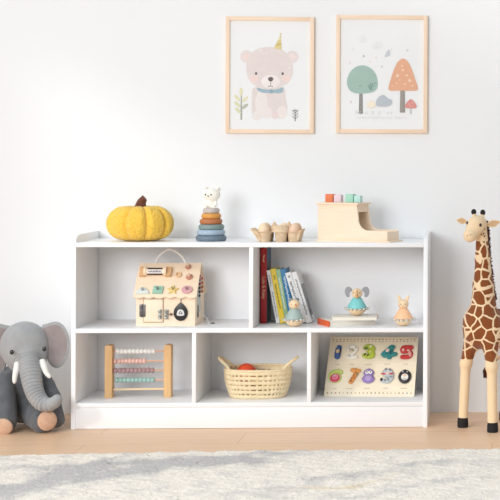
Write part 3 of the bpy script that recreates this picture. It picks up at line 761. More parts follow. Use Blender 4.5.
    pts = smooth([(h(155-5), ry, zz-.008), (h(156-5), ry, zz+.012), (h(160-5), ry, zz+.032), (h(167.5-5), ry, zz+.0495), (h(175-5), ry, zz+.043), (h(182-5), ry, zz+.024), (h(185-5), ry, zz+.006), (h(186-5), ry, zz-.010)], 6)
    b = MB(); b.tube(pts, .0034, 8); b.build('rope_handle', mat('rope', (250, 248, 244), .85, (244, 240, 234), 400), t)
house()

# ================================================================ BOOKS
def spine_marks(b, thk, h, dep, rows, mi=1, wf=.45):
    """small lettering-like strokes running up the spine (front face, y = 0)"""
    for z0, z1 in rows:
        z = z0
        while z < z1:
            l = random.uniform(.0022, .0045)
            b.m = mi; b.box((random.uniform(-.08, .08)*thk, -.0004, z+l/2), (thk*random.uniform(wf*.7, wf), .0009, l*.75)); z += l+.001
def book(name, label, px, py_b, Yf, thk, hgt, dep, lean, cov, ink, rows, group, cover_art=None, wf=.45, title=None):
    """lean: degrees to the left; px: bottom-left corner of the spine"""
    x = xw(px, Yf, ZM)
    t = thing(name, label, 'book', (x, Yf, ZM+.0004)); t.rotation_euler = (0, -R(lean), 0)
    if group: t['group'] = group
    m = mat('cover_'+name+str(px), cov, .45, tuple(int(v*.97) for v in cov), 20); mi = mat('ink_'+str(px), ink, .5)
    c = .0014
    b = MB()
    b.prism([(0, 0), (thk, 0), (thk, hgt), (0, hgt)], 0, c*1.2, .0006); 
    b.box((c/2, dep/2+.0005, hgt/2), (c, dep-.001, hgt), .0003); b.box((thk-c/2, dep/2+.0005, hgt/2), (c, dep-.001, hgt), .0003)
    b.M = Matrix.Translation((thk/2, 0, 0))
    spine_marks(b, thk, hgt, dep, rows, 1, wf)
    if title:
        T = Matrix.Translation((0, -.0012, title[1])) @ Matrix.Rotation(R(90), 4, 'X') @ Matrix.Rotation(R(90 if title[3] else -90), 4, 'Z')
        b.text(title[0], title[2], T, 1)
    b.build('cover', [m, mi], t)
    b = MB(); b.box((thk/2, dep/2-.001, hgt/2), (thk-2*c, dep-.004, hgt-.006)); b.build('page_block', M_page, t)
    if cover_art: cover_art(t, thk, hgt, dep)
    return t
GB = 'upright books leaning left on the middle shelf'
def red_art(t, thk, h, d):
    b = MB(); b.box((thk+.0005, d/2, h/2), (.001, d-.002, h-.001)); o = b.build('back_cover', mat('slate_cover', (84, 86, 92), .45, (70, 72, 80), 14), t); o['label'] = 'dark slate cover'
    b = MB(); b.box((thk+.0012, d/2, h-.026), (.0006, d-.004, .040)); b.build('cover_picture', mat('slate_blue', (58, 96, 136), .45), o)
YB = -.155
book('tall_book', 'tall red upright book against the divider', 260.6, 322.5, YB, .0205, .264, .100, 0, (172, 26, 34), (238, 206, 160), [(.215, .24)], None, red_art, .3, title=('Lulu & Rainy', .125, .0155, False))
b0 = 276.2
book('thin_book', 'thin white leaning book with grey lettering, left of the yellow book', b0, 322.6, YB, .0130, .188, .098, 10.6, (236, 236, 234), (120, 124, 128), [(.02, .11), (.13, .17)], GB, None, .4)
book('picture_book', 'yellow leaning book with dark lettering', b0+4.0, 322.6, YB, .0180, .193, .098, 10.6, (240, 208, 50), (110, 96, 40), [(.05, .14), (.155, .168)], GB, None, .35)
book('picture_book', 'green leaning book between the yellow and blue books', b0+9.4, 322.6, YB, .0150, .191, .098, 10.6, (148, 184, 140), (226, 232, 214), [(.05, .16)], GB, None, .4)
book('picture_book', 'blue leaning book with white lettering', b0+13.9, 322.6, YB, .0195, .192, .098, 10.6, (24, 116, 168), (220, 232, 240), [(.045, .165)], GB, None, .35)
def grey_art(t, thk, h, d):
    b = MB(); b.box((thk+.0004, d/2, h*.42), (.0008, d*.80, h*.62)); o = b.build('cover_picture', mat('grey_picture', (150, 152, 156), .5, (136, 138, 144), 20), t); o['label'] = 'grey picture panel'
    b = MB(); b.box((thk+.0012, d*.28, h*.14), (.0008, d*.1, h*.2)); b.box((thk+.0012, d*.5, h*.3), (.0008, d*.08, h*.3)); b.build('cover_lettering', mat('grey_ink', (96, 98, 102), .5), o)
book('story_book', 'white leaning book with dark spine lettering, right of the blue book', 300.3, 323, YB-.004, .0205, .184, .100, 17.0, (240, 240, 240), (86, 88, 92), [(.02, .05), (.075, .15), (.165, .172)], GB, None, .35)
book('story_book', 'rightmost white leaning book with a grey picture on its cover', 306.7, 323, YB-.004, .0185, .186, .100, 17.0, (238, 238, 238), (96, 96, 102), [(.03, .16)], GB, grey_art, .3)

def flat_book(name, label, ctr, z, L, W, H, rz, cov, spine, sp_side):
    t = thing(name, label, 'book', (ctr[0], ctr[1], z), rz)
    m = mat('flatcover_'+name, cov, .5); ms = mat('flatspine_'+name, spine, .5); c = .0016
    b = MB()
    b.box((0, 0, c/2), (L, W, c), .0004); b.box((0, 0, H-c/2), (L, W, c), .0004); b.build('cover', m, t)
    b = MB(); b.box((-L/2+c/2-.0006 if sp_side == 'x' else 0, 0 if sp_side == 'x' else W/2-c/2, H/2), (c, W, H) if sp_side == 'x' else (L, c, H), .0005); s_ = b.build('spine', ms, t)
    b = MB(); b.box((.001, -.0005, H/2), (L-.006, W-.006, H-2*c-.0003)); b.build('page_block', M_page, t)
    return t, s_
lb_c = at(346.5, 322, -.195)
t2, s2 = flat_book('flat_book', 'lower flat book with an orange spine under the elephant doll', (lb_c.x, -.182), ZM, .172, .118, .0205, R(26), (240, 234, 224), (226, 98, 48), 'x')
s2['label'] = 'orange spine'
for yy, wy, hz in ((-.034, .010, .006), (-.016, .006, .010), (-.004, .010, .007)):
    b = MB(); b.box((-.0797, yy, .0105), (.0010, wy, hz), .0004); b.build('spine_mark', mat('spine_ink', (250, 214, 170), .5), s2)
ub = at(355.0, 318, -.20)
flat_book('flat_book', 'upper flat white book right under the elephant doll', (ub.x, -.195), ZM+.0206, .157, .112, .0115, R(1.5), (246, 240, 230), (240, 232, 220), 'y')
ZB2 = ZM+.0206+.0115

# ================================================================ ROLY-POLY DOLLS
def doll(px, Y, z, label, body_col, head, ears, U=None):
    U = U or upx(Y, px); wd = 1.13
    t = thing('roly_poly_doll', label, 'doll', (xw(px, Y, z+.04), Y, z))
    b = MB(); b.lathe([(.0005, 0), (2.5*U, .25*U), (5.2*U, 1.7*U), (7.3*U, 4.0*U), (8.2*U, 6.2*U), (8.0*U, 7.2*U), (.001, 7.3*U)], (0, 0, 0), 32, sx=wd, sy=wd); b.build('wooden_base', M_dollwood, t, 50)
    bm_ = mat('dollpaint_%d' % body_col[0], body_col, .5, tuple(min(255, int(v*1.06)) for v in body_col), 160)
    b = MB(); b.lathe([(.001, 7.3*U), (8.6*U, 7.4*U), (8.7*U, 8.3*U), (7.4*U, 11.2*U), (5.6*U, 14.6*U), (4.2*U, 17.2*U), (3.6*U, 18.0*U), (.001, 18.2*U)], (0, 0, 0), 32, sx=wd, sy=wd); b.build('body', bm_, t, 50)
    for k in range(14):
        a = 2*math.pi*k/14+.2
        b = MB(); b.ell((8.9*wd*U*math.cos(a), 8.9*wd*U*math.sin(a), 6.9*U), (1.35*U, 1.35*U, 1.35*U), 10); b.build('bell', M_silver, t)
    for s_ in (-1, 1):
        b = MB(); b.torus((s_*10.2*wd*U, 0, 7.2*U), 1.3*U, .35*U, 16, 6, 'y'); b.build('side_ring', mat('dollring', (206, 196, 180), .4), t)
    b = MB(); b.ell((0, 0, 22.3*U), (5.5*U, 5.2*U, 5.0*U), 24); hd = b.build('head', M_dollwood, t)
    ears(t, hd, U)
    return t
def face(hd, U, z=22.6, dx=2.0, nose=None, sh=0):
    for s_ in (-1, 1):
        b = MB(); b.ell((s_*dx*U+sh*U, -4.55*U, z*U), (.55*U, .5*U, .6*U), 8); b.build('eye', mat('dolleye', (70, 56, 50), .4), hd)
    if nose:
        b = MB(); b.ell((nose[1]*U, -4.95*U, nose[2]*U), (nose[3]*U, .5*U, nose[3]*.8*U), 8); b.build('nose', mat('dollnose_%d' % nose[0][1], nose[0], .5), hd)
def grey_ears(t, hd, U):
    em = mat('doll_ear_grey', (122, 134, 134), .6)
    for s_ in (-1, 1):
        b = MB(); b.ell((s_*3.0*U, .2*U, 27.0*U), (1.9*U, 1.2*U, 1.9*U), 12); b.build('ear', em, t)
    b = MB(); b.ell((-.3*U, .8*U, 25.6*U), (3.8*U, 3.6*U, 1.7*U), 16); b.build('cap', em, hd)
    face(hd, U, 22.8, 1.9, ((214, 110, 70), 2.2, 21.6, .9), -.1)
doll(294.3, -.245, ZM, 'grey-green roly-poly doll standing in front of the leaning books', (164, 182, 176), None, grey_ears)
def ele_ears(t, hd, U):
    em = mat('felt_ear', (160, 160, 166), .9, (150, 150, 156), 200, bump=.3)
    for s_ in (-1, 1):
        out = smooth2([(s_*-3.6*U, 2.2*U), (s_*-1.2*U, 5.0*U), (s_*2.2*U, 4.8*U), (s_*3.9*U, 1.2*U), (s_*3.2*U, -2.9*U), (s_*1.2*U, -5.2*U), (s_*-1.0*U, -4.4*U), (s_*-1.0*U, -1.2*U)][::s_], 4)
        b = MB(); b.M = Matrix.Translation((s_*8.4*U, .2*U, 23.6*U)); b.pillow(out, .0026); b.build('ear', em, t)
    b = MB(); b.tube(smooth([(0, -4.0*U, 25.4*U), (0, -5.4*U, 23.0*U), (.1*U, -5.7*U, 20.4*U), (.2*U, -5.2*U, 18.4*U)], 4), [1.0*U+.05*U*i for i in range(13)], 10); b.build('trunk', wood('trunk_wood', (222, 180, 128), (212, 168, 114), 'z'), hd)
    face(hd, U, 23.2, 3.0)
doll(357.0, -.195, ZB2, 'teal elephant roly-poly doll on the two flat books', (126, 200, 200), None, ele_ears, upx(-.2, 357))
def bun_ears(t, hd, U):
    for s_ in (-1, 1):
        out = smooth2([(-1.2*U, -2.6*U), (1.2*U, -2.6*U), (1.7*U, .4*U), (.8*U, 3.4*U), (-.8*U, 3.4*U), (-1.7*U, .4*U)], 4)
        b = MB(); b.M = Matrix.Translation((s_*4.0*U, .1*U, 28.0*U)) @ Matrix.Rotation(R(s_*22), 4, 'Y'); b.pillow(out, .006); b.build('ear', M_dollwood, t)
    face(hd, U, 22.6, 2.2, ((226, 150, 120), 0, 20.9, .6))
    for s_ in (-1, 1):
        b = MB(); b.ell((s_*3.5*U, -3.7*U, 20.9*U), (.9*U, .5*U, .8*U), 8); b.build('cheek', mat('doll_cheek', (240, 176, 150), .6), hd)
doll(403.3, -.235, ZM, 'peach bunny roly-poly doll at the right end of the shelf', (244, 192, 150), None, bun_ears, upx(-.2, 403)*.97)

# ================================================================ ABACUS
def abacus():
    Y = -.165; U = upx(Y, 139); X0 = 139.2
    t = thing('abacus', 'wooden bead abacus frame in the bottom left compartment', 'abacus', (xw(X0, Y, ZS+.1), Y, ZS), R(2))
    v = lambda py: (397.4-py)*U
    for px in (109.9, 168.2):
        b = MB(); W = 7.2*U; H = 53*U
        out = [(-W/2, 0), (W/2, 0), (W/2, H-.006), (W/2-.002, H-.002), (W/2-.006, H), (-W/2+.006, H), (-W/2+.002, H-.002), (-W/2, H-.006)]
        b.M = Matrix.Translation(((px-X0)*U, 0, 0)); b.prism(out, -.022, .022, .0015); b.build('post', M_beech, t)
    xl, xr = (113.5-X0)*U, (164.6-X0)*U
    rows = [(351.1, 116.2, 10, 3.92, (246, 245, 240), 'white'), (361.1, 114.2, 9, 3.55, (240, 196, 184), 'pink'), (370.6, 114.2, 10, 4.02, (178, 146, 148), 'mauve'), (380.2, 115.2, 10, 3.95, (168, 204, 194), 'mint green')]
    rm = mat('rod_wood', (232, 186, 156), .5)
    for py, p0, n, st, c, nm in rows:
        z = v(py); b = MB(); b.tube([(xl-.004, 0, z), (xr+.004, 0, z)], .0028, 10); b.build('rod', rm, t)
        m = mat('bead_'+nm.replace(' ', '_'), c, .4, tuple(int(q*.95) for q in c), 60)
        for k in range(n):
            x = (p0+st*(k+.5)-X0)*U + (-.6*U if (nm in ('pink', 'mauve') and k == 0) else 0)
            b = MB(); r = 2.85*U; hw = st*U*.49
            b.lathe([(.0028, -hw), (r*.62, -hw), (r*.92, -hw*.55), (r, 0), (r*.92, hw*.55), (r*.62, hw), (.0028, hw)], (x, 0, z), 18, 'x'); o = b.build('bead', m, t, 40); o['label'] = nm+' bead'
    b = MB(); z = v(389.6); b.tube([(xl-.004, 0, z), (xr+.004, 0, z)], .0042, 12); b.build('bottom_rod', M_dollwood, t)
abacus()

# ================================================================ BASKET
def basket():
    Y = -.165; U = upx(Y, 258)
    t = thing('woven_basket', 'oval woven straw basket with two loop handles', 'basket', (xw(258.2, Y, ZS+.05), Y, ZS))
    m = mat('straw', (248, 230, 194), .85, (234, 210, 166), 90, (1, 1, 3), bump=.6, bscale=320)
    H = 28.4*U
    def rad(z):
        f = max(0, min(1, z/H)); return (26.5+6.2*(1-(1-f)**2.0))*U, .064+.020*(1-(1-f)**2)
    def sup(a, rx, ry):
        c, s_ = math.cos(a), math.sin(a); e = .82
        return math.copysign(abs(c)**e, c)*rx, math.copysign(abs(s_)**e, s_)*ry
    n = 120; b = MB(); rows = 6; hb = H/rows
    for i in range(rows):
        z0 = i*hb+.0012; zc = z0+hb*.42
        prof = [(-.003, 0), (0, .0), (.003, .10), (.0038, .32), (.003, .66), (0, .80), (-.003, .80)]
        vs = []; fs = []; k = len(prof)
        for q in range(n):
            a = 2*math.pi*q/n; wob = .0007*math.sin(a*31+i*1.7)+.0006*math.sin(a*13+i)
            for dr, dz in prof:
                z = z0+dz*hb; rx, ry = rad(z); x, y = sup(a, rx+dr+wob, ry+dr+wob); vs.append((x, y, z+.0008*math.sin(a*7+i*2)))
        for q in range(n):
            j = (q+1) % n
            for p in range(k): fs.append((q*k+p, j*k+p, j*k+(p+1) % k, q*k+(p+1) % k))
        b.add(vs, fs)
    for q in range(40):
        a = 2*math.pi*(q+.3)/40; pts = []
        for j in range(9):
            z = .002+(H-.004)*j/8; rx, ry = rad(z); x, y = sup(a, rx-.0005, ry-.0005); pts.append((x, y, z))
        b.tube(pts, .0042, 6)
    b.build('woven_wall', m, t, 60)
    b = MB(); out = [sup(2*math.pi*q/60, *rad(0.004)) for q in range(60)]
    b.add([(x*.985, y*.985, .001) for x, y in out]+[(x*.985, y*.985, .005) for x, y in out], [tuple(range(60))[::-1], tuple(range(60, 120))]+[(i, (i+1) % 60, 60+(i+1) % 60, 60+i) for i in range(60)]); b.build('basket_bottom', m, t)
    b = MB(); pts = []
    for q in range(80):
        a = 2*math.pi*q/80; rx, ry = rad(H); x, y = sup(a, rx, ry); pts.append((x, y, H+.0005))
    b.tube(pts, .0048, 8, True); b.build('rim', m, t)
    for s_ in (-1, 1):
        b = MB(); rx = 32.6*U
        hp = [(s_*(rx-7*U), -.048, H-.004), (s_*(rx-3*U), -.040, H+.014), (s_*(rx+4.4*U), -.020, H+.033), (s_*(rx+6.4*U), .004, H+.037), (s_*(rx+4.4*U), .026, H+.031), (s_*(rx-2*U), .044, H+.012), (s_*(rx-6*U), .050, H-.004)]
        hp = smooth(hp, 6); b.tube(hp, .0056, 10)
        for q in range(len(hp)-1):
            pass
        b.build('handle', m, t, 60)
    bm_ = mat('ball_orange', (240, 88, 50), .45, (228, 76, 40), 30)
    b = MB(); b.ell((0, 0, 0), 9.8*U, 32); o = b.build('ball', bm_, None, 180); q = at(246.4, 373.0, -.150); o.location = q
    tag(o, 'orange-red ball peeking out of the straw basket', 'ball')
    # the ball rests on a folded cloth hidden in the basket
    z0 = q.z-9.8*U
    b = MB(); b.lathe([(.0005, 0), (.060, 0), (.066, .01), (.062, z0-ZS-.012), (.05, z0-ZS-.0085), (.0005, z0-ZS-.006)], (0, 0, 0), 32, sx=1.25, sy=.82)
    o = b.build('folded_cloth', mat('cloth_beige', (226, 206, 170), .9, (214, 190, 150), 40, bump=.4), None, 50); o.location = (xw(258.2, Y, ZS), Y, ZS+.0056); tag(o, 'beige folded cloth lying inside the straw basket', 'cloth')
basket()

# ================================================================ NUMBER PUZZLE
def puzzle():
    rz = R(-3)
    Wd, Th = .316, .008
    Yb = -.185; Yt = -.036
    zt_ = at(372, 336.8, Yt).z-ZS; Hh = math.hypot(zt_, Yt-Yb); lean = math.atan2(Yt-Yb, zt_)
    loc = Vector((xw(368.9, Yb, ZS), Yb, ZS+.0003))
    t = thing('puzzle_board', 'cream wooden number puzzle board leaning in the right compartment', 'puzzle', loc); t.rotation_euler = (-lean, 0, rz)
    MW = Matrix.Translation(loc) @ Euler((-lean, 0, rz)).to_matrix().to_4x4()
    pw = wood('puzzle_wood', (250, 238, 214), (247, 232, 204), 'x')
    r = .006; out = []
    for cx, cz, a0 in ((Wd/2-r, r, -90), (Wd/2-r, Hh-r, 0), (-Wd/2+r, Hh-r, 90), (-Wd/2+r, r, 180)):
        out += [(cx+r*math.cos(R(a0+q)), cz+r*math.sin(R(a0+q))) for q in range(0, 91, 18)]
    b = MB(); b.prism(out, 0, Th, .0008); b.build('board', pw, t)
    # photo position -> board coordinates (ray meets the board's front plane)
    iv = MW.inverted(); n_ = MW.to_3x3() @ Vector((0, 1, 0))
    def bd(px, py):
        d = at(px, py, 0)-Vector(CAM); tt = (loc-Vector(CAM)).dot(n_)/d.dot(n_); q = iv @ (Vector(CAM)+d*tt); return q.x, q.z
    ik = mat('puzzle_ink', (176, 142, 108), .7); ik2 = mat('puzzle_ink_red', (196, 140, 120), .7); ik3 = mat('puzzle_ink_blue', (150, 150, 148), .7)
    b = MB(); random.seed(4)
    for row, (zc, hh, cnt) in enumerate(((Hh-.0115, .0058, 24), (Hh-.0205, .0036, 24), (.0135, .0062, 22))):
        for k in range(cnt):
            x = -Wd/2+.012+(Wd-.024)*k/(cnt-1); b.m = random.choice((0, 0, 0, 1, 2))
            b.poly(circ(x, zc, random.uniform(.0018, .0036), hh/2*random.uniform(.6, 1), 7), -.0003)
            if random.random() < .5: b.poly([(x-.0008, zc+hh*.3), (x+.0008, zc+hh*.3), (x+.0012, zc+hh*.75), (x-.0004, zc+hh*.75)], -.0004)
    b.build('border_pattern', [ik, ik2, ik3], t, fix=False)
    caps = [(338, 364.3, 5), (352.3, 364.3, 5), (369, 364.5, 6), (387.8, 364.2, 6), (406, 364.2, 5), (335, 388.6, 4), (350, 388.6, 7), (367.5, 388.4, 6), (386, 388.2, 5), (404.3, 388.3, 7)]
    b = MB()
    for px, py, w_ in caps:
        for k in range(w_):
            x, z = bd(px-w_*.5+k*1.0, py); b.poly([(x-.0011, z-.0014), (x+.0011, z-.0014), (x+.0011, z+random.uniform(.0006, .002)), (x-.0011, z+.0012)], -.0003)
    b.build('captions', mat('caption_ink', (176, 158, 136), .7), t, fix=False)
    def piece(name, label, px, py, strokes, rad, col, extra=()):
        """strokes in photo pixels from the piece's centre (x right, z up)"""
        u = .00352; x, z = bd(px, py)
        m = mat('puzzle_'+name, col, .5, tuple(int(c*.94) for c in col), 70)
        o0 = MB()
        for s_ in strokes: o0.stroke([(p[0]*u, p[1]*u) for p in s_], rad*u, .5)
        o = o0.build(name, m, None, 60); o.matrix_world = MW @ Matrix.Translation((x, -rad*u*.5+.0002, z)); tag(o, label, 'puzzle piece', 'number pieces on the puzzle board')
        for ki, (kind, c, ex, ez_, rx, rz2, rot) in enumerate(extra):
            yy = -rad*u*.5+.0002-.00035*ki
            bb = MB(); bb.ell((ex*u, yy, ez_*u), (rx*u, .0010, rz2*u), 12, (0, rot, 0)); bb.build(kind, mat('pz_%s_%d_%d_%d' % ((kind,)+c), c, .5), o)
        return o
    W_ = (244, 240, 232); K_ = (40, 36, 38)
    piece('number_one', 'blue number one animal piece on the puzzle board', 338.2, 352.8, [[(.4, 5.3), (-.3, 0), (-.2, -5.3)]], 3.0, (66, 100, 158), [('belly', (230, 200, 160), -.2, .3, 1.9, 2.4, 0), ('dark_stripe', (30, 40, 70), 2.4, 0, .6, 4.2, 0), ('eye', W_, -2.0, 5, .7, .7, 0)])
    piece('number_two', 'cream white number two animal piece on the puzzle board', 352.2, 352.5, [[(-4.0, 3.2), (-2.2, 6.0), (1.8, 6.0), (3.8, 3.4), (2.4, .2), (-1.2, -3.2), (-3.8, -5.8), (0, -5.9), (4.6, -5.7)]], 2.3, (248, 242, 228), [('spot', (176, 168, 120), .9, 1.2, 1.6, 1.1, .5), ('spot', (206, 196, 186), -3.0, 3.0, 1.0, 1.4, 0), ('spot', (196, 190, 184), -2.2, -5.0, 1.6, 1.2, 0), ('eye', K_, 3.6, 4.6, .5, .5, 0)])
    piece('number_three', 'lime green number three crocodile piece on the puzzle board', 369.6, 352.2, [[(-4.2, 4.8), (-1.0, 6.2), (2.8, 4.4), (2.4, 1.4), (-.6, .2), (2.9, -1.6), (3.2, -4.8), (-.4, -6.0), (-4.6, -4.4)]], 2.7, (188, 204, 74), [('snout', (92, 116, 60), -4.0, 3.2, 2.4, 1.3, -.5), ('eye', W_, 1.0, 5.6, 1.1, 1.1, 0), ('stripe', K_, -4.2, -4.2, .8, 1.7, .6), ('stripe', K_, -1.2, -5.0, .7, 1.5, .6), ('spot', (232, 226, 120), 1.0, -.6, 1.4, 1.1, 0)])
    piece('number_four', 'teal number four bird piece on the puzzle board', 388.6, 352.6, [[(2.0, 5.4), (.2, 3.2), (-5.4, -3.2), (0, -3.6), (6.8, -2.4)], [(2.6, 5.0), (2.0, 0), (1.2, -6.0)]], 2.6, (48, 138, 140), [('belly', (238, 206, 196), -1.0, 1.2, 1.8, 2.2, .5), ('head', (44, 130, 130), 3.4, 5.2, 3.2, 2.6, 0), ('eye', K_, 4.4, 5.8, .6, .6, 0), ('wing', (28, 92, 98), 2.2, -1.0, .9, 2.8, 0)])
    piece('number_five', 'red number five animal piece on the puzzle board', 406.8, 352.8, [[(4.2, 5.6), (-3.4, 5.4), (-3.8, .8), (1.4, 1.4), (4.0, -1.6), (2.2, -5.2), (-3.8, -5.6)]], 2.6, (206, 54, 54), [('belly', (240, 170, 160), 3.4, -2.6, 1.7, 3.4, -.2), ('face', (244, 196, 190), -3.6, 2.0, 1.4, 1.6, 0), ('spot', (246, 214, 200), 1.6, 1.4, 1.6, .9, 0)])
    piece('number_six', 'number six snail piece with pink shell and lime body', 335.6, 376.8, [[(5.0, 4.6), (2.0, 6.0), (-2.2, 4.8), (-4.6, 2.2), (-4.2, -2.6), (-.4, -5.2), (3.4, -3.4), (3.2, .2), (-.4, 1.2), (-3.0, -.8)]], 2.3, (206, 220, 120), [('shell', (222, 70, 112), -.2, -2.4, 5.0, 4.8, 0), ('shell_ring', (246, 176, 190), -.2, -1.4, 3.3, 3.2, 0), ('shell_core', (226, 90, 126), -.2, -1.2, 2.2, 2.2, 0), ('shell_centre', (248, 200, 204), -.4, -.4, 1.3, 1.3, 0)])  # pale shell centre belongs to its concentric ring pattern
    piece('number_seven', 'orange spotted number seven giraffe piece on the puzzle board', 353.8, 376.4, [[(-1.6, 6.6), (4.4, 6.0)], [(2.6, 6.2), (1.4, 1.0), (-2.4, -6.8)]], 2.4, (236, 160, 84), [('spot', (186, 104, 44), 2.0, 3.0, .9, 1.0, 0), ('spot', (186, 104, 44), .2, .4, .9, 1.1, 0), ('spot', (186, 104, 44), .6, -2.6, .8, .9, 0), ('spot', (186, 104, 44), -1.6, -3.6, .9, 1.0, 0), ('spot', (150, 90, 50), -2.2, -6.6, 1.0, .9, 0), ('eye', K_, 1.4, 6.6, .5, .5, 0), ('stripe', (150, 160, 120), 3.2, .6, .5, 2.2, .4)])
    piece('number_eight', 'purple number eight owl piece on the puzzle board', 368.6, 376.4, [[(0, 6.0), (-3.2, 3.6), (0, .4), (3.2, 3.6), (.2, 6.0)], [(0, .2), (-4.2, -3.6), (0, -6.2), (4.2, -3.6), (.2, .2)]], 2.5, (154, 128, 190), [('tummy', (186, 164, 214), 0, -3.2, 3.4, 3.0, 0), ('face', W_, -1.7, 3.4, 1.8, 2.0, 0), ('face', W_, 1.8, 3.4, 1.8, 2.0, 0), ('eye', K_, -1.7, 3.6, .7, .8, 0), ('eye', K_, 1.8, 3.6, .7, .8, 0)])
    piece('number_nine', 'grey number nine cat piece wearing a red scarf', 387.0, 376.6, [[(2.6, 1.2), (-1.0, .8), (-2.8, 3.6), (-.8, 6.2), (2.8, 5.6), (4.2, 2.0), (4.4, -2.0), (1.6, -5.6), (-4.0, -5.2)]], 2.5, (196, 202, 206), [('face', (236, 208, 196), .2, 2.6, 2.4, 1.7, 0), ('scarf', (206, 60, 56), -3.6, 1.8, 2.6, 1.0, .15), ('scarf', (206, 60, 56), 4.4, 2.0, 2.4, .9, -.25), ('ear', (120, 120, 124), -1.4, 7.0, 1.2, 1.3, 0), ('ear', (120, 120, 124), 2.8, 6.6, 1.2, 1.3, 0), ('tail_tip', K_, -5.0, -4.8, 1.3, 1.9, 0), ('stripe', (130, 140, 146), 1.6, -4.8, .6, 1.9, -.5), ('stripe', (130, 140, 146), -1.4, -5.6, .6, 1.7, 0), ('stripe', (140, 150, 156), 4.2, -1.6, 1.7, .7, 0)])
    piece('number_zero', 'black and white number zero penguin piece on the puzzle board', 404.9, 377.0, [[(0, 5.6), (-3.2, 3.4), (-4.2, -.6), (-2.6, -4.4), (.2, -5.8), (2.8, -4.4), (4.2, -.6), (3.2, 3.4), (.2, 5.6)]], 2.4, (44, 42, 46), [('white_breast', W_, 0, -1.2, 3.6, 4.0, 0), ('face', (244, 206, 184), 0, .6, 1.9, 2.0, 0), ('feet', (196, 190, 190), 0, -4.0, 2.6, 1.2, 0), ('eye', (220, 214, 210), -2.2, 4.6, .7, .7, 0), ('eye', (220, 214, 210), 2.2, 4.6, .7, .7, 0)])
puzzle()

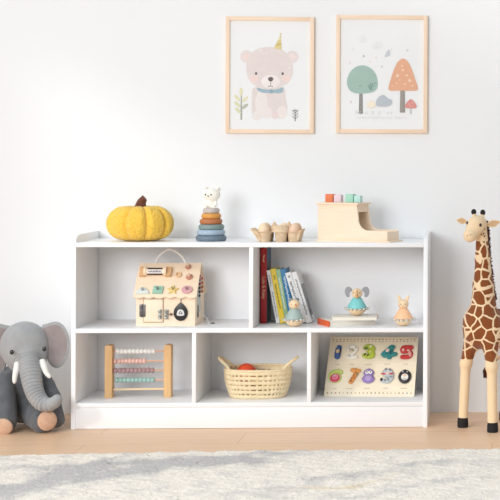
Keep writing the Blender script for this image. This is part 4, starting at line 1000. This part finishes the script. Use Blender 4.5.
# ================================================================ ELEPHANT
def elephant():
    def p(px, py, Y): return at(px, py, Y)
    base = at(22, 425, -.25); bx = base.x
    t = thing('plush_elephant', 'big grey plush elephant sitting on the floor left of the bookcase', 'stuffed animal', (bx, -.22, 0))
    O = Vector((bx, -.22, 0)); U = upx(-.28, 25)
    def q(px, py, Y): return tuple(at(px, py, Y)-O)
    head = [('ell', q(24.6, 346, -.25), (24.3*U, 20*U, 25.2*U)), ('ell', q(27, 358, -.268), (19.5*U, 15*U, 14.5*U))]
    tp = [(28.6, 354, -.296, 8.0), (29.6, 364, -.318, 10.6), (31.0, 374, -.338, 10.6), (32.6, 384, -.356, 9.8), (36.0, 395, -.372, 9.0), (41.5, 402.4, -.384, 8.2), (48.0, 404.8, -.392, 7.1), (54.0, 402.8, -.394, 6.1), (57.0, 399.6, -.394, 5.2)]
    sp = smooth([q(a, b_, c) for a, b_, c, d in tp], 3); rr = np.interp(np.linspace(0, 1, len(sp)), np.linspace(0, 1, len(tp)), [d*U for *_, d in tp])
    trunk = [('chain', [('cap', tuple(sp[i]), tuple(sp[i+1]), rr[i], rr[i+1]) for i in range(len(sp)-1)])]
    # torso, four legs
    body = [('ell', q(24, 392, -.205), (31*U, 21*U, 32*U)), ('ell', q(25, 380, -.23), (22*U, 18*U, 18*U)),
            ('cap', q(4, 382, -.29), q(4.0, 421, -.345), 10.5*U, 12.6*U), ('cap', q(46, 386, -.28), q(51.5, 398, -.30), 9.0*U, 8.5*U), ('cap', q(51.5, 398, -.30), q(56.5, 419.5, -.315), 8.0*U, 8.2*U),
            ('cap', q(34, 412, -.25), q(42.5, 421.0, -.345), 14*U, 12.2*U), ('cap', q(-14, 414, -.24), q(-22, 422, -.31), 14*U, 11.5*U)]
    sP = np.array([tuple(s_) for s_ in sp]); seg = np.cumsum(np.r_[0, np.linalg.norm(np.diff(sP, axis=0), axis=1)])
    def wr(P):
        # stitched wrinkles round the trunk
        out = np.zeros(P.shape[:3]); dmin = np.full(P.shape[:3], 9.0); par = np.zeros(P.shape[:3])
        for i in range(len(sP)-1):
            ab = sP[i+1]-sP[i]; tt = np.clip(((P-sP[i])@ab)/(ab@ab), 0, 1); d = np.linalg.norm(P-sP[i]-tt[..., None]*ab, axis=-1)
            u = d < dmin; dmin = np.where(u, d, dmin); par = np.where(u, seg[i]+tt*(seg[i+1]-seg[i]), par)
        near = (dmin < rr.max()*1.35)
        fade = np.clip((seg[-1]-.012-par)/.03, 0, 1)*np.clip((par+.004)/.02, 0, 1)
        fr = np.clip((-.02-(P[..., 1]-sP[0, 1])+.05)/.03, 0, 1)
        return np.where(near, .0036*np.clip(np.cos(par*2*math.pi/.0122)*1.5-.4, 0, 1)*fade*fr, 0)
    g1 = mat('plush_light_grey', (166, 166, 166), .95, (156, 156, 157), 25, bump=.35, bscale=500, sheen=.25)
    g2 = mat('plush_dark_grey', (104, 106, 109), .95, (92, 94, 98), 30, bump=.4, bscale=500, sheen=.2)
    def pick(cen):
        dh = np.min([sdf_prim(cen, x) for x in head+trunk], axis=0); db = np.min([sdf_prim(cen, x) for x in body], axis=0)
        return (db < dh)
    o = blob_obj('body', head+trunk+body, .0025, .016, [g1, g2], t, wr, pick)
    pm = mat('paw_felt', (218, 180, 152), .95, (208, 168, 140), 60, bump=.3, bscale=400, sheen=.2)
    for px, py, Y, rx, rz_, ry_, rot in ((2.5, 427.0, -.379, 10.2, 8.8, 3.2, (R(8), 0, 0)), (47.2, 420.6, -.375, 9.3, 10.2, 3.4, (R(2), 0, R(22)))):
        b = MB(); c = q(px, py, Y); b.ell(c, (rx*U, ry_*U, rz_*U), 28, rot); z_ = b.build('paw_pad', pm, t); z_['label'] = 'beige felt paw pad'
    tm = mat('tusk_felt', (246, 243, 238), .9, (240, 236, 228), 60, bump=.2, bscale=400)
    for pts in (((18.0, 364, -.312), (16.6, 369.5, -.330), (15.0, 376.5, -.342), (14.6, 382.2, -.348)), ((42.0, 361.5, -.309), (44.0, 367, -.326), (46.6, 373, -.336), (49.6, 376.8, -.342))):
        b = MB(); s_ = smooth([q(*a) for a in pts], 5); n_ = len(s_); e = [3.8-1.9*(i/(n_-1))**1.2 for i in range(n_)]
        d = (Vector(s_[-1])-Vector(s_[-2])).normalized()
        s_ = s_+[s_[-1]+d*1.0*U, s_[-1]+d*1.6*U]; b.tube(s_, [a*U for a in e]+[1.3*U, .3*U], 14); b.build('tusk', tm, t, 70)
    for px, py, Y in ((11.8, 352.2, -.3365), (44.4, 349.0, -.3325)):
        b = MB(); b.ell(q(px, py, Y), (2.1*U, 1.6*U, 2.5*U), 16); e = b.build('eye', mat('glossy_eye', (16, 14, 14), .1, coat=.6), t)
    inn = mat('ear_inside', (158, 146, 144), .95, (146, 134, 133), 30, bump=.3, bscale=450, sheen=.2)
    ce = (56, 345)
    out = [(40.5, 327), (46, 323.4), (56, 321), (63.8, 324.6), (69.4, 334), (70.6, 343), (69.0, 354), (63.5, 365.2), (57, 368.6), (50.5, 366), (46.6, 359), (44.5, 345)]
    oo = smooth2([((x-56)*U, (345-y)*U) for x, y in out], 4)
    c = Vector(q(56, 345, -.255))
    b = MB(); b.M = Matrix.Translation(c) @ Matrix.Rotation(R(-12), 4, 'Z') @ Matrix.Scale(1.02, 4, (1, 0, 0)); b.pillow(oo[::-1], .020, .010, 1, 0, .86); b.build('ear', [g1, inn], t, 70)
    lo = [(12, 329), (4, 324.5), (-7, 322), (-15, 326), (-20.5, 336), (-21.5, 347), (-19, 360), (-13, 371), (-5, 376), (2, 374.6), (5.8, 366), (7, 350)]
    oo = smooth2([((x+7)*U, (349-y)*U) for x, y in lo], 4)
    b = MB(); b.M = Matrix.Translation(Vector(q(-7, 349, -.245))) @ Matrix.Rotation(R(14), 4, 'Z'); b.pillow(oo, .020, .010, 1, 0, .86); b.build('ear', [g1, inn], t, 70)
elephant()

# ================================================================ GIRAFFE
def giraffe():
    Yr = -.34; U = upx(Yr, 480)
    O = Vector((xw(485, -.34, 0), -.34, 0))
    t = thing('plush_giraffe', 'tall standing plush giraffe right of the bookcase', 'stuffed animal', O)
    def q(px, py, Y): return tuple(at(px, py, Y)-O)
    fwd = Vector((-.7, -.7, 0))
    YL, YR = -.300, -.395
    hl = at(462.6, 427.2, YL); hr = at(492.5, 432.8, YR)
    prims = [
        # neck
        ('cap', q(483.5, 306, -.325), q(483.2, 285, -.330), 13.2*U, 10.0*U), ('cap', q(483.2, 285, -.330), q(482.6, 258, -.335), 10.0*U, 7.2*U), ('cap', q(482.6, 258, -.335), q(481.6, 232, -.340), 7.2*U, 5.6*U),
        # head
        ('cap', q(478.2, 224.0, -.345), q(475.6, 225.4, -.362), 8.8*U, 8.9*U), ('cap', q(475.6, 226.5, -.360), q(470.2, 235.2, -.385), 8.0*U, 6.0*U), ('cap', q(470.2, 235.2, -.385), q(469.6, 236.0, -.392), 6.2*U, 5.6*U),
        # chest and trunk of the body
        ('ell', q(481, 325, -.335), (18.5*U, 17*U, 23*U)), ('ell', q(475.5, 332, -.325), (11.5*U, 11*U, 18*U)), ('ell', q(490, 333, -.355), (13*U, 12*U, 20*U)),
        ('cap', q(486, 328, -.315), q(522, 330, -.175), 20.5*U, 19.5*U),
        # front legs
        ('cap', q(473.0, 338, -.318), q(466.6, 360, -.305), 8.8*U, 5.7*U), ('ell', q(466.0, 363.5, -.303), (6.2*U, 6.2*U, 5.2*U)), ('cap', q(465.6, 366, -.303), q(463.0, 420, YL), 5.0*U, 4.7*U),
        ('cap', q(490.0, 340, -.372), q(491.4, 362, -.385), 8.8*U, 5.8*U), ('ell', q(491.6, 366.5, -.388), (6.2*U, 6.2*U, 5.2*U)), ('cap', q(491.8, 369, -.388), q(492.5, 425, YR), 5.0*U, 4.9*U),
        # hind legs
        ('cap', q(511, 338, -.190), q(506, 362, -.165), 12*U, 6.2*U), ('cap', q(506, 362, -.165), q(504.5, 412, -.175), 5.8*U, 4.9*U),
        ('cap', q(533, 340, -.225), q(536, 368, -.235), 12*U, 6.2*U), ('cap', q(536, 368, -.235), q(537, 420, -.262), 5.8*U, 4.9*U)]
    gm = bpy.data.materials.new('giraffe_plush'); gm.use_nodes = True; nt = gm.node_tree; bs = nt.nodes['Principled BSDF']
    bs.inputs['Roughness'].default_value = .95; bs.inputs['Sheen Weight'].default_value = .25; bs.inputs['Specular IOR Level'].default_value = .2
    tc = nt.nodes.new('ShaderNodeTexCoord'); L = nt.links.new
    mp = nt.nodes.new('ShaderNodeMapping'); mp.inputs['Scale'].default_value = (1, .35, .85); L(tc.outputs['Object'], mp.inputs[0])
    ns = nt.nodes.new('ShaderNodeTexNoise'); ns.inputs['Scale'].default_value = 30; L(mp.outputs[0], ns.inputs['Vector'])
    mxv = nt.nodes.new('ShaderNodeMix'); mxv.data_type = 'RGBA'; mxv.blend_type = 'LINEAR_LIGHT'; mxv.inputs[0].default_value = .006; L(mp.outputs[0], mxv.inputs[6]); L(ns.outputs['Color'], mxv.inputs[7])
    vo = nt.nodes.new('ShaderNodeTexVoronoi'); vo.feature = 'DISTANCE_TO_EDGE'; vo.inputs['Scale'].default_value = 30; vo.inputs['Randomness'].default_value = .62; L(mxv.outputs[2], vo.inputs['Vector'])
    r1 = nt.nodes.new('ShaderNodeMapRange'); r1.inputs['From Min'].default_value = .060; r1.inputs['From Max'].default_value = .080; L(vo.outputs['Distance'], r1.inputs['Value'])
    sx = nt.nodes.new('ShaderNodeSeparateXYZ'); L(tc.outputs['Object'], sx.inputs[0])
    zk = q(466, 358.5, -.30)[2]; zh = q(481, 241, -.34)[2]
    a = nt.nodes.new('ShaderNodeMapRange'); a.inputs['From Min'].default_value = zk-.001; a.inputs['From Max'].default_value = zk+.001; L(sx.outputs['Z'], a.inputs['Value'])
    c_ = nt.nodes.new('ShaderNodeMapRange'); c_.inputs['From Min'].default_value = zh+.001; c_.inputs['From Max'].default_value = zh-.001; L(sx.outputs['Z'], c_.inputs['Value'])
    m1 = nt.nodes.new('ShaderNodeMath'); m1.operation = 'MULTIPLY'; L(a.outputs[0], m1.inputs[0]); L(c_.outputs[0], m1.inputs[1])
    m2 = nt.nodes.new('ShaderNodeMath'); m2.operation = 'MULTIPLY'; L(m1.outputs[0], m2.inputs[0]); L(r1.outputs[0], m2.inputs[1])
    n2 = nt.nodes.new('ShaderNodeTexNoise'); n2.inputs['Scale'].default_value = 45; L(tc.outputs['Object'], n2.inputs['Vector'])
    br = nt.nodes.new('ShaderNodeValToRGB'); br.color_ramp.elements[0].color = (*lin((128, 70, 36)), 1); br.color_ramp.elements[1].color = (*lin((148, 84, 44)), 1); L(n2.outputs['Fac'], br.inputs[0])
    mx = nt.nodes.new('ShaderNodeMix'); mx.data_type = 'RGBA'; L(m2.outputs[0], mx.inputs[0]); mx.inputs[6].default_value = (*lin((244, 215, 176)), 1); L(br.outputs[0], mx.inputs[7])
    L(mx.outputs[2], bs.inputs['Base Color'])
    n3 = nt.nodes.new('ShaderNodeTexNoise'); n3.inputs['Scale'].default_value = 600; L(tc.outputs['Object'], n3.inputs['Vector'])
    bp = nt.nodes.new('ShaderNodeBump'); bp.inputs['Strength'].default_value = .3; bp.inputs['Distance'].default_value = .002; L(n3.outputs['Fac'], bp.inputs['Height']); L(bp.outputs[0], bs.inputs['Normal'])
    blob_obj('body', prims, .0034, .012, [gm], t)
    hm = mat('hoof_plush', (34, 30, 30), .85, (26, 23, 23), 60, bump=.3, bscale=400)
    for px, py, Y in ((462.8, 428.0, YL), (492.6, 433.6, YR), (504.5, 421.5, -.175), (537, 427.5, -.262)):
        x, y, _ = q(px, py, Y); b = MB()
        b.lathe([(.001, 0), (5.2*U, 0), (5.6*U, .004), (5.5*U, 6*U), (5.0*U, 9.6*U), (4.0*U, 10.2*U), (.001, 10.2*U)], (x, y, .0), 24); b.build('hoof', hm, t, 50)
    # ossicones
    for a_, b2 in (((474.6, 217.5, -.358), (473.8, 212.0, -.356)), ((482.0, 218.0, -.347), (482.8, 212.6, -.345))):
        b = MB(); A, B = q(*a_), q(*b2); b.tube([A, B], [2.0*U, 1.7*U], 12); o = b.build('horn', mat('horn_cream', (240, 210, 170), .9), t)
        b = MB(); b.ell(B, (2.6*U, 2.6*U, 3.1*U), 16); b.build('horn_tip', hm, o)
    for px, py, Y in ((467.4, 223.0, -.374), (480.4, 225.0, -.3885)):
        b = MB(); b.ell(q(px, py, Y), (1.4*U, 1.4*U, 1.8*U), 14); b.build('eye', mat('giraffe_eye', (24, 18, 16), .12, coat=.6), t)
    nm = mat('nostril', (150, 110, 80), .8)
    for px, py, Y in ((467.2, 235.6, -.4125), (470.6, 234.6, -.4135)):
        b = MB(); b.ell(q(px, py, Y), (.6*U, .4*U, .5*U), 8); b.build('nostril', nm, t)
    sm_ = mat('cheek_spot', (120, 66, 36), .9)
    for px, py, Y in ((482.2, 230.5, -.373), (483.6, 233.5, -.368), (481.4, 234.6, -.371), (484.6, 228.8, -.366), (484.4, 236.2, -.362)):
        b = MB(); b.ell(q(px, py, Y), (.8*U, .7*U, .9*U), 8); b.build('cheek_spot', sm_, t)
    em = mat('ear_cream', (244, 218, 180), .95, (236, 206, 166), 50, sheen=.2); ei = mat('ear_tan', (214, 178, 138), .95)  # ear inside in a darker tan than the rim
    for c, tip, w_, rz in (((466.8, 221.8, -.345), (456.2, 219.8, -.345), 3.3, 10), ((486.4, 225.2, -.338), (500.4, 221.4, -.330), 3.8, -14)):
        A, B = Vector(q(*c)), Vector(q(*tip)); d = B-A; Ln = d.length; an = math.atan2(d.z, d.x)
        out = smooth2([(0, .8*U), (Ln*.3, w_*U*.9), (Ln*.62, w_*U*.85), (Ln*.9, 1.2*U), (Ln, 0), (Ln*.85, -1.5*U), (Ln*.55, -w_*U), (Ln*.25, -w_*U*.8), (0, -.9*U)], 4)
        b = MB(); b.M = Matrix.Translation(A) @ Matrix.Rotation(-an, 4, 'Y'); b.pillow(out, .010, .003, 1, 0, .78); b.build('ear', [em, ei], t, 70)
    # mane: short tufts along the back of the neck
    mm = mat('mane_brown', (92, 50, 34), .95, (70, 36, 24), 90); b = MB(); random.seed(11)
    path = smooth([q(485.6, 222, -.315), q(487.2, 235, -.318), q(488.2, 250, -.310), q(490.2, 270, -.300), q(492.0, 285, -.290), q(494.0, 299, -.278)], 12)
    for i, p_ in enumerate(path):
        for k in range(7):
            a_ = Vector(p_)+Vector((random.uniform(-.003, .003), random.uniform(-.006, .006), random.uniform(-.004, .004)))
            e = a_+Vector((.0075+random.uniform(-.003, .003), .006+random.uniform(-.004, .004), random.uniform(-.004, .003)))
            b.tube([a_-Vector((.008, .006, 0)), a_, e], [.003, .0028, .0007], 6)
    b.build('mane', mm, t, 60)
    b = MB(); pts = smooth([q(533, 318, -.150), q(536, 326, -.120), q(524, 345, -.090), q(498, 358, -.100), q(486.5, 366, -.120)], 6); b.tube(pts, [4.5*U-2.6*U*min(1, i/16) for i in range(len(pts))], 10); tl = b.build('tail', gm, t, 70)
    b = MB(); random.seed(5)
    A = Vector(pts[-1])
    for k in range(70):
        e = A+Vector((random.uniform(-.011, .005), random.uniform(-.006, .006), -random.uniform(.025, .045))); m_ = A+(e-A)*.5+Vector((random.uniform(-.006, .006), random.uniform(-.005, .005), 0))
        b.tube([A+Vector((0, 0, .004)), m_, e], [.0016, .0028, .0006], 5)
    b.build('tail_tuft', mm, tl, 60)
giraffe()
